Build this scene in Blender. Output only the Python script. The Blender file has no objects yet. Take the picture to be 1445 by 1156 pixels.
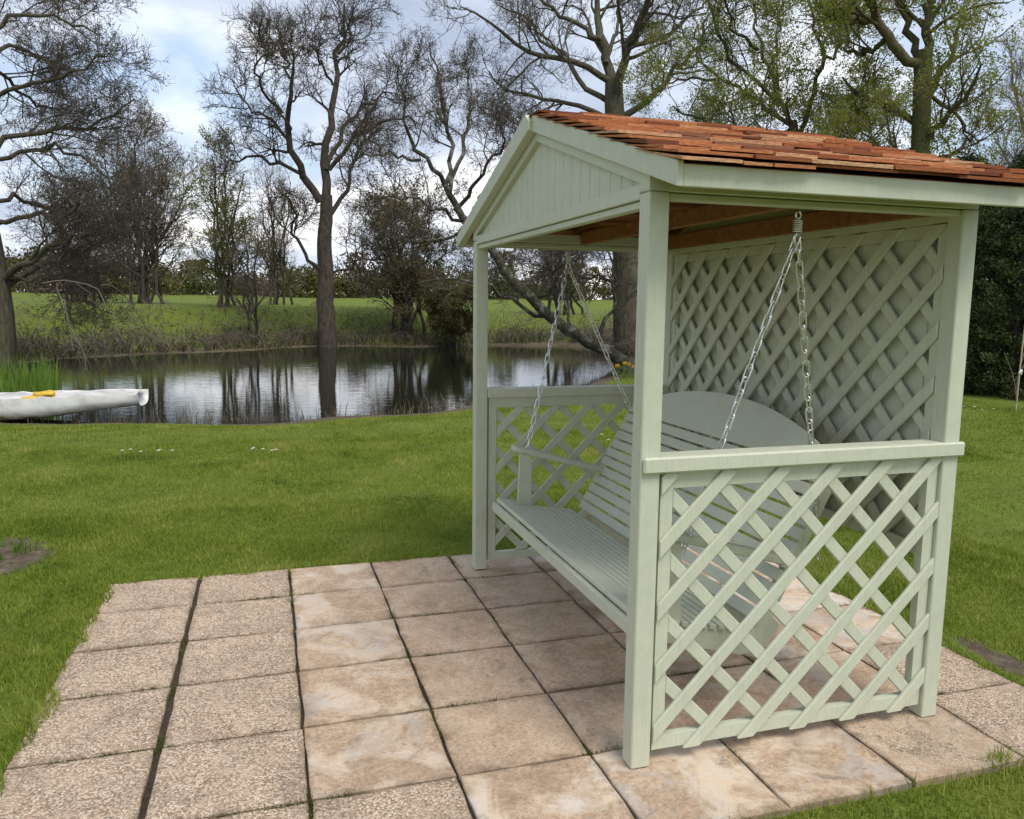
import bpy, bmesh, math, random
import numpy as np
from mathutils import Vector, Matrix
random.seed(7)
scn = bpy.context.scene
col = scn.collection
RAD = math.radians

# ------------------------------------------------------------------ camera
CAM = np.array([-1.16484, -2.31364, 1.60007])
RIGHT = np.array([0.9553911, -0.29514465, 0.01083847])
UP = np.array([0.02855043, 0.12882001, 0.99125692])
FWD = np.array([0.29396039, 0.9467286, -0.1315])
FPX = 1114.57
cam_data = bpy.data.cameras.new('camera')
cam = bpy.data.objects.new('camera', cam_data); col.objects.link(cam)
M = Matrix([[RIGHT[i], UP[i], -FWD[i], CAM[i]] for i in range(3)] + [[0, 0, 0, 1]])
cam.matrix_world = M
cam_data.sensor_fit = 'HORIZONTAL'; cam_data.sensor_width = 36
cam_data.lens = FPX / 1445 * 36
cam_data.clip_start = 0.05; cam_data.clip_end = 3000
scn.camera = cam

# ------------------------------------------------------------------ sky and sun
SUN = Vector((0.18, -0.50, 0.85)).normalized()
world = bpy.data.worlds.new('World'); scn.world = world; world.use_nodes = True
nt = world.node_tree; N = nt.nodes; Lk = nt.links; N.clear()
def nn(tree, t, **kw):
    n = tree.nodes.new(t)
    for k, v in kw.items(): setattr(n, k, v)
    return n
out = nn(nt, 'ShaderNodeOutputWorld')
sky = nn(nt, 'ShaderNodeTexSky', sky_type='NISHITA', sun_disc=False)
sky.sun_elevation = math.asin(SUN.z); sky.sun_rotation = math.atan2(SUN.x, SUN.y)
bg1 = nn(nt, 'ShaderNodeBackground'); bg1.inputs['Strength'].default_value = 0.11
Lk.new(sky.outputs[0], bg1.inputs['Color'])
tc = nn(nt, 'ShaderNodeTexCoord'); sep = nn(nt, 'ShaderNodeSeparateXYZ'); Lk.new(tc.outputs['Generated'], sep.inputs[0])
add = nn(nt, 'ShaderNodeMath', operation='MAXIMUM'); Lk.new(sep.outputs['Z'], add.inputs[0]); add.inputs[1].default_value = 0.0
ad2 = nn(nt, 'ShaderNodeMath', operation='ADD'); Lk.new(add.outputs[0], ad2.inputs[0]); ad2.inputs[1].default_value = 0.28
dx = nn(nt, 'ShaderNodeMath', operation='DIVIDE'); dy = nn(nt, 'ShaderNodeMath', operation='DIVIDE')
for d, s in ((dx, 'X'), (dy, 'Y')):
    Lk.new(sep.outputs[s], d.inputs[0]); Lk.new(ad2.outputs[0], d.inputs[1])
cmb = nn(nt, 'ShaderNodeCombineXYZ'); Lk.new(dx.outputs[0], cmb.inputs[0]); Lk.new(dy.outputs[0], cmb.inputs[1]); cmb.inputs[2].default_value = 3.4
def wnoise(scale, detail, rough, dist):
    n = nn(nt, 'ShaderNodeTexNoise'); n.inputs['Scale'].default_value = scale; n.inputs['Detail'].default_value = detail
    n.inputs['Roughness'].default_value = rough; n.inputs['Distortion'].default_value = dist
    Lk.new(cmb.outputs[0], n.inputs['Vector']); return n
n1 = wnoise(1.15, 7, 0.52, 0.3); n2 = wnoise(1.9, 6, 0.5, 0.2)
r1 = nn(nt, 'ShaderNodeValToRGB'); Lk.new(n1.outputs[0], r1.inputs[0])
r1.color_ramp.elements[0].position = 0.26; r1.color_ramp.elements[1].position = 0.46
lowb = nn(nt, 'ShaderNodeMath', operation='MULTIPLY_ADD'); Lk.new(add.outputs[0], lowb.inputs[0]); lowb.inputs[1].default_value = -0.62; lowb.inputs[2].default_value = 0.09
lows = nn(nt, 'ShaderNodeMath', operation='MAXIMUM'); Lk.new(lowb.outputs[0], lows.inputs[0]); lows.inputs[1].default_value = -0.12
nsum = nn(nt, 'ShaderNodeMath', operation='ADD'); Lk.new(n2.outputs[0], nsum.inputs[0]); Lk.new(lows.outputs[0], nsum.inputs[1])
r2 = nn(nt, 'ShaderNodeValToRGB'); Lk.new(nsum.outputs[0], r2.inputs[0])
cr = r2.color_ramp; cr.elements[0].position = 0.32; cr.elements[0].color = (0.29, 0.34, 0.44, 1)
cr.elements[1].position = 0.68; cr.elements[1].color = (0.92, 0.90, 0.88, 1)
e = cr.elements.new(0.50); e.color = (0.46, 0.51, 0.60, 1)
bg2 = nn(nt, 'ShaderNodeBackground'); bg2.inputs['Strength'].default_value = 0.9; Lk.new(r2.outputs[0], bg2.inputs['Color'])
mx = nn(nt, 'ShaderNodeMixShader'); Lk.new(r1.outputs[0], mx.inputs[0]); Lk.new(bg1.outputs[0], mx.inputs[1]); Lk.new(bg2.outputs[0], mx.inputs[2])
Lk.new(mx.outputs[0], out.inputs[0])
sd = bpy.data.lights.new('sun', 'SUN'); sd.energy = 1.5; sd.angle = RAD(28); sd.color = (1, 0.95, 0.87)
so = bpy.data.objects.new('sun', sd); col.objects.link(so); so.rotation_euler = SUN.to_track_quat('Z', 'Y').to_euler()
so.location = (0, -5, 30)
vs = scn.view_settings; vs.view_transform = 'Standard'; vs.look = 'None'; vs.exposure = 0.95; vs.gamma = 1.0; vs.use_curve_mapping = False
scn.cycles.max_bounces = 8; scn.cycles.transparent_max_bounces = 8

# ------------------------------------------------------------------ helpers
def at(px, py, dist):
    """point seen at photo pixel (px,py), at the given horizontal distance from the viewer"""
    d = RIGHT * (px - 722.5) / FPX - UP * (py - 578) / FPX + FWD
    return CAM + d * dist / math.hypot(d[0], d[1])
def tag(o, label=None, cat=None, group=None, kind=None):
    if label: o['label'] = label
    if cat: o['category'] = cat
    if group: o['group'] = group
    if kind: o['kind'] = kind
    return o
def empty(name, loc=(0, 0, 0)):
    o = bpy.data.objects.new(name, None); col.objects.link(o); o.location = loc; o.empty_display_size = 0.1
    return o
def link(name, me, mat, parent=None, local=False):
    o = bpy.data.objects.new(name, me); col.objects.link(o)
    if mat is not None and not me.materials: me.materials.append(mat)
    if parent is not None:
        o.parent = parent
        if not local:      # mesh given in world coordinates, thing not rotated
            p = parent; off = Vector((0, 0, 0))
            while p is not None: off += p.location; p = p.parent
            o.location = -off
    return o
def np_mesh(name, verts, quads=None, tris=None, smooth=False):
    me = bpy.data.meshes.new(name)
    verts = np.asarray(verts, np.float32).reshape(-1, 3)
    parts = []; starts = []; n0 = 0; np_ = 0
    if quads is not None and len(quads):
        q = np.asarray(quads, np.int32); parts.append(q.ravel()); starts.append(np.arange(len(q)) * 4); n0 = q.size; np_ += len(q)
    if tris is not None and len(tris):
        t = np.asarray(tris, np.int32); parts.append(t.ravel()); starts.append(n0 + np.arange(len(t)) * 3); np_ += len(t)
    loops = np.concatenate(parts).astype(np.int32); st = np.concatenate(starts).astype(np.int32)
    me.vertices.add(len(verts)); me.vertices.foreach_set('co', verts.ravel())
    me.loops.add(len(loops)); me.loops.foreach_set('vertex_index', loops)
    me.polygons.add(np_); me.polygons.foreach_set('loop_start', st)
    if smooth: me.polygons.foreach_set('use_smooth', np.ones(np_, bool))
    me.update(calc_edges=True); me.validate()
    return me
def bm_mesh(name, bm, bevel=0.0, seg=1, smooth=False):
    if bevel > 0:
        bmesh.ops.bevel(bm, geom=bm.edges[:], offset=bevel, segments=seg, affect='EDGES', clamp_overlap=True)
    bmesh.ops.recalc_face_normals(bm, faces=bm.faces[:])
    me = bpy.data.meshes.new(name); bm.to_mesh(me); bm.free()
    if smooth: me.polygons.foreach_set('use_smooth', np.ones(len(me.polygons), bool))
    return me
def bm_hexa(bm, c):
    v = [bm.verts.new(p) for p in c]
    for f in ((3, 2, 1, 0), (4, 5, 6, 7), (0, 1, 5, 4), (1, 2, 6, 5), (2, 3, 7, 6), (3, 0, 4, 7)): bm.faces.new([v[i] for i in f])
def box(name, x0, x1, y0, y1, z0, z1, mat, parent, bevel=0.003):
    bm = bmesh.new()
    bm_hexa(bm, [(x0, y0, z0), (x1, y0, z0), (x1, y1, z0), (x0, y1, z0), (x0, y0, z1), (x1, y0, z1), (x1, y1, z1), (x0, y1, z1)])
    return link(name, bm_mesh(name, bm, bevel), mat, parent)
def prism(name, poly, f, t0, t1, mat, parent, bevel=0.003):
    """poly: 2-D outline; f(u,v,t) -> world point; extruded from t0 to t1"""
    bm = bmesh.new(); n = len(poly)
    a = [bm.verts.new(f(u, v, t0)) for u, v in poly]; b = [bm.verts.new(f(u, v, t1)) for u, v in poly]
    bm.faces.new(a); bm.faces.new(b[::-1])
    for i in range(n): bm.faces.new([a[i], b[i], b[(i + 1) % n], a[(i + 1) % n]])
    return link(name, bm_mesh(name, bm, bevel), mat, parent)
def clip(poly, u0, u1, v0, v1):
    def cut(p, ins, inter):
        r = []
        for i in range(len(p)):
            a, b = p[i], p[(i + 1) % len(p)]
            if ins(a): r.append(a)
            if ins(a) != ins(b): r.append(inter(a, b))
        return r
    for ax, lim, s in ((0, u0, 1), (0, u1, -1), (1, v0, 1), (1, v1, -1)):
        if not poly: return poly
        def inter(a, b):
            t = (lim - a[ax]) / (b[ax] - a[ax]); return (a[0] + t * (b[0] - a[0]), a[1] + t * (b[1] - a[1]))
        poly = cut(poly, lambda p: s * (p[ax] - lim) >= 0, inter)
    return poly
def area(p): return abs(sum(p[i][0] * p[(i + 1) % len(p)][1] - p[(i + 1) % len(p)][0] * p[i][1] for i in range(len(p)))) / 2
def copy_tree(o, parent=None):
    c = o.copy(); col.objects.link(c); c.parent = parent
    for ch in list(o.children): copy_tree(ch, c)
    return c

# ------------------------------------------------------------------ materials
class Mat:
    def __init__(s, name, rough=0.6, spec=0.4):
        s.m = bpy.data.materials.new(name); s.m.use_nodes = True; s.t = s.m.node_tree
        s.b = s.t.nodes['Principled BSDF']; s.b.inputs['Roughness'].default_value = rough
        s.b.inputs['Specular IOR Level'].default_value = spec
        s.tc = s.n('ShaderNodeTexCoord'); s.geo = None
    def n(s, t, **kw): return nn(s.t, t, **kw)
    def l(s, a, b): s.t.links.new(a, b)
    def pos(s):
        if s.geo is None: s.geo = s.n('ShaderNodeNewGeometry')
        return s.geo.outputs['Position']
    def mapped(s, vec, scale):
        m = s.n('ShaderNodeMapping'); m.inputs['Scale'].default_value = scale; s.l(vec, m.inputs[0]); return m.outputs[0]
    def noise(s, vec, scale, detail=4, rough=0.55, dist=0.0):
        n = s.n('ShaderNodeTexNoise'); s.l(vec, n.inputs['Vector']); n.inputs['Scale'].default_value = scale
        n.inputs['Detail'].default_value = detail; n.inputs['Roughness'].default_value = rough; n.inputs['Distortion'].default_value = dist
        return n.outputs[0]
    def ramp(s, fac, stops):
        r = s.n('ShaderNodeValToRGB'); s.l(fac, r.inputs[0]); e = r.color_ramp.elements
        while len(e) < len(stops): e.new(0.5)
        for i, (p, c) in enumerate(stops):
            e[i].position = p; e[i].color = (c[0], c[1], c[2], 1) if hasattr(c, '__len__') else (c, c, c, 1)
        return r.outputs[0]
    def mix(s, fac, a, b, mode='MIX'):
        m = s.n('ShaderNodeMix', data_type='RGBA', blend_type=mode)
        for sock, v in ((m.inputs[0], fac), (m.inputs[6], a), (m.inputs[7], b)):
            if hasattr(v, 'is_linked'): s.l(v, sock)
            elif hasattr(v, '__len__'): sock.default_value = (v[0], v[1], v[2], 1)
            else: sock.default_value = v
        return m.outputs[2]
    def math(s, op, a, b=0.0):
        m = s.n('ShaderNodeMath', operation=op)
        for sock, v in ((m.inputs[0], a), (m.inputs[1], b)):
            if hasattr(v, 'is_linked'): s.l(v, sock)
            else: sock.default_value = v
        return m.outputs[0]
    def color(s, c):
        if hasattr(c, 'is_linked'): s.l(c, s.b.inputs['Base Color'])
        else: s.b.inputs['Base Color'].default_value = (*c, 1)
        return s
    def bump(s, h, strength=0.3, distance=0.01):
        b = s.n('ShaderNodeBump'); b.inputs['Strength'].default_value = strength; b.inputs['Distance'].default_value = distance
        s.l(h, b.inputs['Height']); s.l(b.outputs[0], s.b.inputs['Normal']); return s
    def objinfo(s): return s.n('ShaderNodeObjectInfo')

def m_paint():
    m = Mat('sage_paint', 0.55, 0.35); p = m.pos()
    g = m.noise(m.mapped(p, (18, 18, 18)), 1.0, 5, 0.6)
    oi = m.objinfo()
    c = m.mix(m.ramp(g, [(0.3, 0.0), (0.7, 1.0)]), (0.525, 0.545, 0.415), (0.585, 0.60, 0.46))
    c = m.mix(m.math('MULTIPLY', oi.outputs['Random'], 0.16), c, (0.46, 0.50, 0.395))
    m.color(c)
    fine = m.noise(m.mapped(p, (60, 60, 60)), 3.0, 4, 0.7)
    grain = m.noise(m.mapped(p, (150, 150, 7)), 1.0, 4, 0.65, 0.3)
    c = m.mix(m.ramp(grain, [(0.34, 0.28), (0.5, 0.0)]), c, (0.38, 0.41, 0.31)); m.color(c)
    low = m.noise(p, 3.1, 5, 0.7, 0.8); c = m.mix(m.ramp(low, [(0.52, 0.0), (0.75, 0.22)]), c, (0.40, 0.40, 0.28)); m.color(c)
    m.bump(m.math('ADD', m.math('MULTIPLY', fine, 0.4), grain), 0.2, 0.004)
    m.l(m.ramp(g, [(0.2, 0.45), (0.8, 0.62)]), m.b.inputs['Roughness'])
    return m.m
def m_cedar(name='cedar_shingle'):
    m = Mat(name, 0.8, 0.2); oi = m.objinfo()
    base = m.ramp(oi.outputs['Random'], [(0.0, (0.13, 0.048, 0.025)), (0.22, (0.28, 0.09, 0.034)), (0.5, (0.43, 0.15, 0.055)), (0.74, (0.52, 0.22, 0.09)), (0.9, (0.62, 0.38, 0.21)), (1.0, (0.22, 0.085, 0.045))])
    g = m.noise(m.mapped(m.tc.outputs['Object'], (34, 5, 160)), 1.0, 5, 0.6)
    c = m.mix(m.ramp(g, [(0.35, 0.6), (0.6, 0.0)]), base, (0.15, 0.05, 0.022))
    m.color(c); m.bump(g, 0.6, 0.006); return m.m
def m_timber():
    m = Mat('brown_timber', 0.75, 0.2)
    g = m.noise(m.mapped(m.pos(), (6, 30, 30)), 1.0, 5, 0.6)
    m.color(m.ramp(g, [(0.3, (0.20, 0.085, 0.035)), (0.7, (0.34, 0.16, 0.07))])); m.bump(g, 0.3, 0.004); return m.m
def m_slab():
    m = Mat('weathered_slab', 0.85, 0.25); oi = m.objinfo(); p = m.pos()
    sc = m.n('ShaderNodeSeparateColor'); m.l(oi.outputs['Color'], sc.inputs[0])
    agg, stain = sc.outputs[0], sc.outputs[1]
    off = m.n('ShaderNodeVectorMath', operation='ADD'); m.l(p, off.inputs[0])
    cx = m.n('ShaderNodeCombineXYZ'); m.l(m.math('MULTIPLY', oi.outputs['Random'], 37.0), cx.inputs[2]); m.l(cx.outputs[0], off.inputs[1])
    v = off.outputs[0]
    big = m.noise(v, 3.2, 9, 0.66, 0.7); mid = m.noise(v, 9, 5, 0.6, 0.4); fine = m.noise(v, 60, 4, 0.7)
    smooth = m.ramp(mid, [(0.25, (0.41, 0.285, 0.19)), (0.5, (0.56, 0.40, 0.265)), (0.75, (0.66, 0.495, 0.345))])
    smooth = m.mix(m.ramp(fine, [(0.36, 0.6), (0.56, 0.0)]), smooth, (0.25, 0.17, 0.12))
    grit = m.noise(p, 190, 2, 0.6); smooth = m.mix(m.ramp(grit, [(0.38, 0.45), (0.55, 0.0)]), smooth, (0.20, 0.14, 0.10))
    # pale buff and grey-white bands worn into some slabs
    pale = m.mix(m.ramp(mid, [(0.4, 0.0), (0.65, 1.0)]), (0.72, 0.57, 0.40), (0.66, 0.59, 0.52))
    sm = m.math('MULTIPLY', m.ramp(big, [(0.46, 0.0), (0.56, 0.9)]), stain)
    smooth = m.mix(sm, smooth, pale)
    gm = m.math('MULTIPLY', m.ramp(m.noise(v, 2.3, 8, 0.66, 1.0), [(0.55, 0.0), (0.64, 0.8)]), stain)
    smooth = m.mix(gm, smooth, (0.47, 0.425, 0.385))
    vo = m.n('ShaderNodeTexVoronoi'); m.l(p, vo.inputs['Vector']); vo.inputs['Scale'].default_value = 128
    peb = m.n('ShaderNodeSeparateColor'); m.l(vo.outputs['Color'], peb.inputs[0])
    pc = m.ramp(peb.outputs[0], [(0.0, (0.31, 0.215, 0.14)), (0.35, (0.51, 0.378, 0.258)), (0.75, (0.63, 0.49, 0.352)), (1.0, (0.76, 0.645, 0.505))])
    pc = m.mix(m.ramp(vo.outputs['Distance'], [(0.45, 0.0), (0.75, 0.75)]), pc, (0.18, 0.12, 0.085))
    pc = m.mix(m.ramp(big, [(0.48, 0.0), (0.72, 0.5)]), pc, (0.22, 0.18, 0.13))
    pc = m.mix(m.ramp(mid, [(0.5, 0.0), (0.72, 0.55)]), pc, (0.60, 0.45, 0.32))
    am = m.math('ADD', m.math('MULTIPLY', m.math('SUBTRACT', agg, 0.5), 1.6), big)
    af = m.ramp(am, [(0.47, 0.0), (0.58, 1.0)])
    c = m.mix(af, smooth, pc)
    # dirt freckles, blotches
    c = m.mix(m.ramp(m.noise(v, 26, 3, 0.7), [(0.66, 0.0), (0.74, 0.6)]), c, (0.11, 0.08, 0.06))
    dirt = m.ramp(m.noise(p, 2.3, 6, 0.68, 0.8), [(0.52, 0.0), (0.74, 0.42)])
    c = m.mix(dirt, c, (0.17, 0.135, 0.10))
    c = m.mix(m.ramp(m.noise(p, 4.3, 8, 0.72, 1.2), [(0.58, 0.0), (0.68, 0.5)]), c, (0.13, 0.105, 0.085))
    # grime that creeps in from the joints
    gs = m.n('ShaderNodeSeparateXYZ'); m.l(m.tc.outputs['Generated'], gs.inputs[0])
    ex = m.math('ABSOLUTE', m.math('SUBTRACT', gs.outputs[0], 0.5)); ey = m.math('ABSOLUTE', m.math('SUBTRACT', gs.outputs[1], 0.5))
    ed = m.math('ADD', m.math('MAXIMUM', ex, ey), m.math('MULTIPLY', m.math('SUBTRACT', m.noise(p, 11, 6, 0.7), 0.5), 0.34))
    c = m.mix(m.ramp(ed, [(0.44, 0.0), (0.56, 0.75)]), c, (0.14, 0.105, 0.07))
    m.color(c)
    h = m.math('ADD', m.math('MULTIPLY', m.math('MULTIPLY', vo.outputs['Distance'], af), -0.9), m.math('MULTIPLY', mid, 0.9))
    h = m.math('ADD', h, m.math('MULTIPLY', fine, 0.35))
    m.bump(h, 0.55, 0.008); return m.m
def m_soil(name='dark_soil', a=(0.045, 0.034, 0.024), b=(0.12, 0.09, 0.065)):
    m = Mat(name, 0.95, 0.1); p = m.pos()
    n = m.noise(p, 28, 6, 0.7); m.color(m.ramp(n, [(0.3, a), (0.7, b)])); m.bump(n, 0.9, 0.03); return m.m
def m_bark(name, a, b, moss=0.0, lichen=0.0):
    m = Mat(name, 0.9, 0.15); p = m.pos()
    n = m.noise(m.mapped(p, (7, 7, 2.2)), 1.6, 6, 0.65, 0.4)
    c = m.ramp(n, [(0.3, a), (0.7, b)])
    if moss: c = m.mix(m.ramp(m.noise(p, 1.1, 4, 0.6), [(0.42, 0.0), (0.6, moss)]), c, (0.10, 0.125, 0.03))
    if lichen: c = m.mix(m.ramp(m.noise(p, 3.5, 5, 0.7), [(0.5, 0.0), (0.6, lichen)]), c, (0.33, 0.34, 0.29))
    m.color(c); m.bump(n, 0.9, 0.06); return m.m
def m_leaf(name, stops, sub=0.25, scale=1.3):
    m = Mat(name, 0.6, 0.25); p = m.pos()
    c = m.ramp(m.noise(p, scale, 4, 0.7), stops); m.color(c)
    tr = m.n('ShaderNodeBsdfTranslucent'); m.l(c, tr.inputs['Color'])
    mx = m.n('ShaderNodeMixShader'); mx.inputs[0].default_value = sub
    o = m.t.nodes['Material Output']; m.l(m.b.outputs[0], mx.inputs[1]); m.l(tr.outputs[0], mx.inputs[2]); m.l(mx.outputs[0], o.inputs['Surface'])
    return m.m
def m_plain(name, c, rough=0.6, spec=0.4, metal=0.0, var=0.15, scale=8):
    m = Mat(name, rough, spec); n = m.noise(m.pos(), scale, 4, 0.6)
    m.color(m.ramp(n, [(0.25, tuple(x * (1 - var) for x in c)), (0.75, tuple(min(1, x * (1 + var)) for x in c))]))
    m.b.inputs['Metallic'].default_value = metal; m.bump(n, 0.15, 0.005); return m.m
def m_ground():
    m = Mat('lawn_turf', 0.9, 0.15); p = m.pos()
    a = m.noise(p, 0.9, 5, 0.6); b = m.noise(p, 9, 5, 0.7); c3 = m.noise(m.mapped(p, (60, 60, 60)), 1.0, 3, 0.7)
    c = m.ramp(b, [(0.3, (0.11, 0.155, 0.016)), (0.7, (0.19, 0.24, 0.036))])
    c = m.mix(m.ramp(a, [(0.4, 0.0), (0.7, 0.55)]), c, (0.15, 0.155, 0.04))
    c = m.mix(m.ramp(c3, [(0.35, 0.4), (0.6, 0.0)]), c, (0.05, 0.075, 0.010))
    at_ = m.n('ShaderNodeAttribute', attribute_name='soil')
    soil = m.ramp(m.noise(p, 14, 6, 0.7), [(0.3, (0.06, 0.045, 0.03)), (0.55, (0.15, 0.115, 0.08)), (0.75, (0.27, 0.21, 0.15))])
    sf = m.math('ADD', at_.outputs['Fac'], m.math('MULTIPLY', m.math('SUBTRACT', m.noise(p, 5, 4, 0.7), 0.5), 0.9))
    c = m.mix(m.ramp(sf, [(0.42, 0.0), (0.58, 1.0)]), c, soil)
    m.color(c); m.bump(m.math('ADD', b, c3), 0.7, 0.03); return m.m
def m_water():
    m = Mat('pond_water', 0.02, 0.5); p = m.pos(); m.b.inputs['IOR'].default_value = 1.33
    m.color((0.012, 0.014, 0.008))
    w1 = m.noise(m.mapped(p, (1.0, 3.2, 1)), 1.6, 3, 0.5); w2 = m.noise(m.mapped(p, (3.0, 11, 1)), 1.0, 2, 0.5)
    m.bump(m.math('ADD', w1, m.math('MULTIPLY', w2, 0.5)), 0.028, 0.1); return m.m

PAINT = m_paint(); CEDAR = m_cedar(); TIMBER = m_timber(); SLAB = m_slab(); SOIL = m_soil()
GROUND = m_ground(); WATER = m_water()
STEEL = m_plain('zinc_steel', (0.80, 0.80, 0.78), 0.3, 0.5, 1.0, 0.12, 60)
BARK = m_bark('grey_brown_bark', (0.048, 0.04, 0.03), (0.16, 0.138, 0.105), 0.25)
BARK_DARK = m_bark('dark_bark', (0.036, 0.03, 0.023), (0.135, 0.113, 0.088))
BARK_LICHEN = m_bark('lichen_bark', (0.035, 0.029, 0.022), (0.10, 0.085, 0.066), 0.2, 0.55)
BARK_MOSS = m_bark('mossy_bark', (0.05, 0.04, 0.026), (0.15, 0.12, 0.075), 0.38)
TWIG = m_plain('twig_bark', (0.095, 0.078, 0.062), 0.9, 0.1)
TWIG_BROWN = m_plain('brown_twig_bark', (0.185, 0.15, 0.115), 0.9, 0.1)
TWIG_PALE = m_plain('pale_twig_bark', (0.20, 0.175, 0.145), 0.9, 0.1)
LEAF_SPRING = m_leaf('spring_leaf', [(0.3, (0.17, 0.205, 0.02)), (0.7, (0.32, 0.335, 0.05))], 0.55)
LEAF_OLIVE = m_leaf('olive_leaf', [(0.3, (0.10, 0.095, 0.026)), (0.7, (0.19, 0.17, 0.05))], 0.35)
LEAF_BUD = m_leaf('brown_bud', [(0.3, (0.08, 0.062, 0.042)), (0.7, (0.15, 0.12, 0.08))], 0.2)
LEAF_DARK = m_leaf('conifer_leaf', [(0.3, (0.022, 0.036, 0.010)), (0.7, (0.075, 0.10, 0.025))], 0.25)
LEAF_BRAMBLE = m_leaf('bramble_leaf', [(0.3, (0.055, 0.08, 0.016)), (0.58, (0.115, 0.135, 0.032)), (0.78, (0.14, 0.11, 0.06))], 0.25)
def m_grass():
    m = Mat('grass_blade', 0.6, 0.25); p = m.pos()
    big = m.noise(p, 1.4, 5, 0.65, 0.6); fine = m.noise(p, 55, 2, 0.5)
    f = m.math('ADD', m.math('MULTIPLY', big, 0.62), m.math('MULTIPLY', fine, 0.38))
    c = m.ramp(f, [(0.34, (0.080, 0.125, 0.012)), (0.43, (0.165, 0.23, 0.024)), (0.53, (0.26, 0.315, 0.042)), (0.66, (0.42, 0.39, 0.12))]); m.color(c)
    tr = m.n('ShaderNodeBsdfTranslucent'); m.l(c, tr.inputs['Color']); mx = m.n('ShaderNodeMixShader'); mx.inputs[0].default_value = .35
    o = m.t.nodes['Material Output']; m.l(m.b.outputs[0], mx.inputs[1]); m.l(tr.outputs[0], mx.inputs[2]); m.l(mx.outputs[0], o.inputs['Surface']); return m.m
GRASS = m_grass()
REED = m_leaf('reed_blade', [(0.3, (0.10, 0.19, 0.02)), (0.7, (0.20, 0.30, 0.05))], 0.4, 3)
DEAD = m_leaf('dead_stem', [(0.3, (0.10, 0.078, 0.05)), (0.7, (0.22, 0.18, 0.12))], 0.2, 5)

# ------------------------------------------------------------------ ground, pond
SHORE = np.array([(-12, 16), (-8.2, 14.2), (-5.4, 12.2), (-3.0, 11.4), (-0.9, 11.2), (1.0, 11.5), (2.9, 12.9), (4.7, 14.5), (7.0, 16.6), (9.3, 19.5),
                  (11.0, 24.0), (13.5, 30.0), (12.6, 34.0), (9, 34.2), (5.7, 33.4), (1.4, 34.6), (-1, 32.5), (-3.2, 30.6), (-6.6, 28.6), (-8.2, 26.2), (-9.5, 23.0), (-12, 21), (-16, 20)], float)
def sdf_poly(P, poly):
    P = np.asarray(P, float); d = np.full(len(P), 1e9); ins = np.zeros(len(P), bool); n = len(poly)
    for i in range(n):
        a, b = poly[i], poly[(i + 1) % n]; e = b - a; w = P - a
        t = np.clip((w @ e) / (e @ e), 0, 1); d = np.minimum(d, np.hypot(*(w - t[:, None] * e).T))
        c = ((a[1] > P[:, 1]) != (b[1] > P[:, 1])) & (P[:, 0] < (b[0] - a[0]) * (P[:, 1] - a[1]) / (b[1] - a[1] + 1e-12) + a[0]); ins ^= c
    return np.where(ins, -d, d)
def sst(a, b, x): t = np.clip((x - a) / (b - a), 0, 1); return t * t * (3 - 2 * t)
WZ = -0.36
def wob(P): return 0.25 * np.sin(P[:, 0] * 1.9 + 1.3 * np.sin(P[:, 1] * 0.7)) + 0.18 * np.sin(P[:, 1] * 2.3 + P[:, 0] * 1.1)
def height(P):
    P = np.asarray(P, float); d = sdf_poly(P, SHORE) + 0.6 * wob(P) * sst(1, 3, np.abs(P[:, 1] - 4))
    far = sst(17, 25, P[:, 1] + 0.35 * np.maximum(P[:, 0] - 6, 0) * 0 + 0.6 * np.maximum(-P[:, 0] - 7, 0))
    near_h = -0.026 - 0.30 * (1 - sst(0.0, 3.2, d)) - 0.02 * sst(8, 2, d)
    far_h = -0.33 + 1.75 * sst(0.2, 7.5, d) + 1.0 * sst(7, 75, d)
    far_h = far_h * (1 - 0.55 * sst(5, 14, P[:, 0]) * sst(60, 20, P[:, 1])) 
    h = near_h * (1 - far) + far_h * far
    under = WZ - 0.06 - 0.6 * sst(0, 3, -d)
    k = sst(-0.25, 0.15, d)
    return under * (1 - k) + np.maximum(h, WZ + 0.02) * k
def soil_amt(P):
    d = sdf_poly(P, SHORE); far = sst(17, 25, P[:, 1])
    s = (1 - sst(0.15, 0.75, d + 0.5 * wob(P))) * (1 - far) + far * (1 - sst(0.6, 2.2, d + wob(P))) * 0.6
    s = np.maximum(s, 1.0 - sst(0.32, 0.55, np.hypot((P[:, 0] + 2.98) / 1.0, (P[:, 1] - 3.25) / 1.15)))
    s = np.maximum(s, (1 - sst(0.03, 0.17, np.abs(P[:, 0] - 2.03 - .05 * np.sin(P[:, 1] * 6)))) * (0.62 + .3 * np.sin(P[:, 1] * 3.3 + .6)) * sst(-0.1, 0.3, P[:, 1]) * (1 - sst(2.2, 2.8, P[:, 1])))
    s = np.maximum(s, 1 - sst(1.2, 2.4, np.hypot(P[:, 0] - 11.0, P[:, 1] - 23.4)))
    return s
u = np.linspace(-1, 1, 330); xs = 2.0 + 6.5 * np.sinh(4.6 * u); v = np.linspace(-0.62, 1, 380); ys = 4.5 + 9.0 * np.sinh(4.2 * v)
gx, gy = np.meshgrid(xs, ys); P2 = np.stack([gx.ravel(), gy.ravel()], 1); hz = height(P2)
nx, ny = len(xs), len(ys); ii = np.arange(nx * ny).reshape(ny, nx)
quads = np.stack([ii[:-1, :-1], ii[:-1, 1:], ii[1:, 1:], ii[1:, :-1]], -1).reshape(-1, 4)
me = np_mesh('ground', np.column_stack([P2, hz]), quads, smooth=True)
at_ = me.attributes.new('soil', 'FLOAT', 'POINT'); at_.data.foreach_set('value', soil_amt(P2).astype(np.float32))
tag(link('ground', me, GROUND), 'mown green lawn running down to the pond and rising beyond it', 'lawn', kind='structure')
wp = [(x, y) for x in np.linspace(-19, 15, 18) for y in np.linspace(9.5, 36, 14)]
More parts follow.
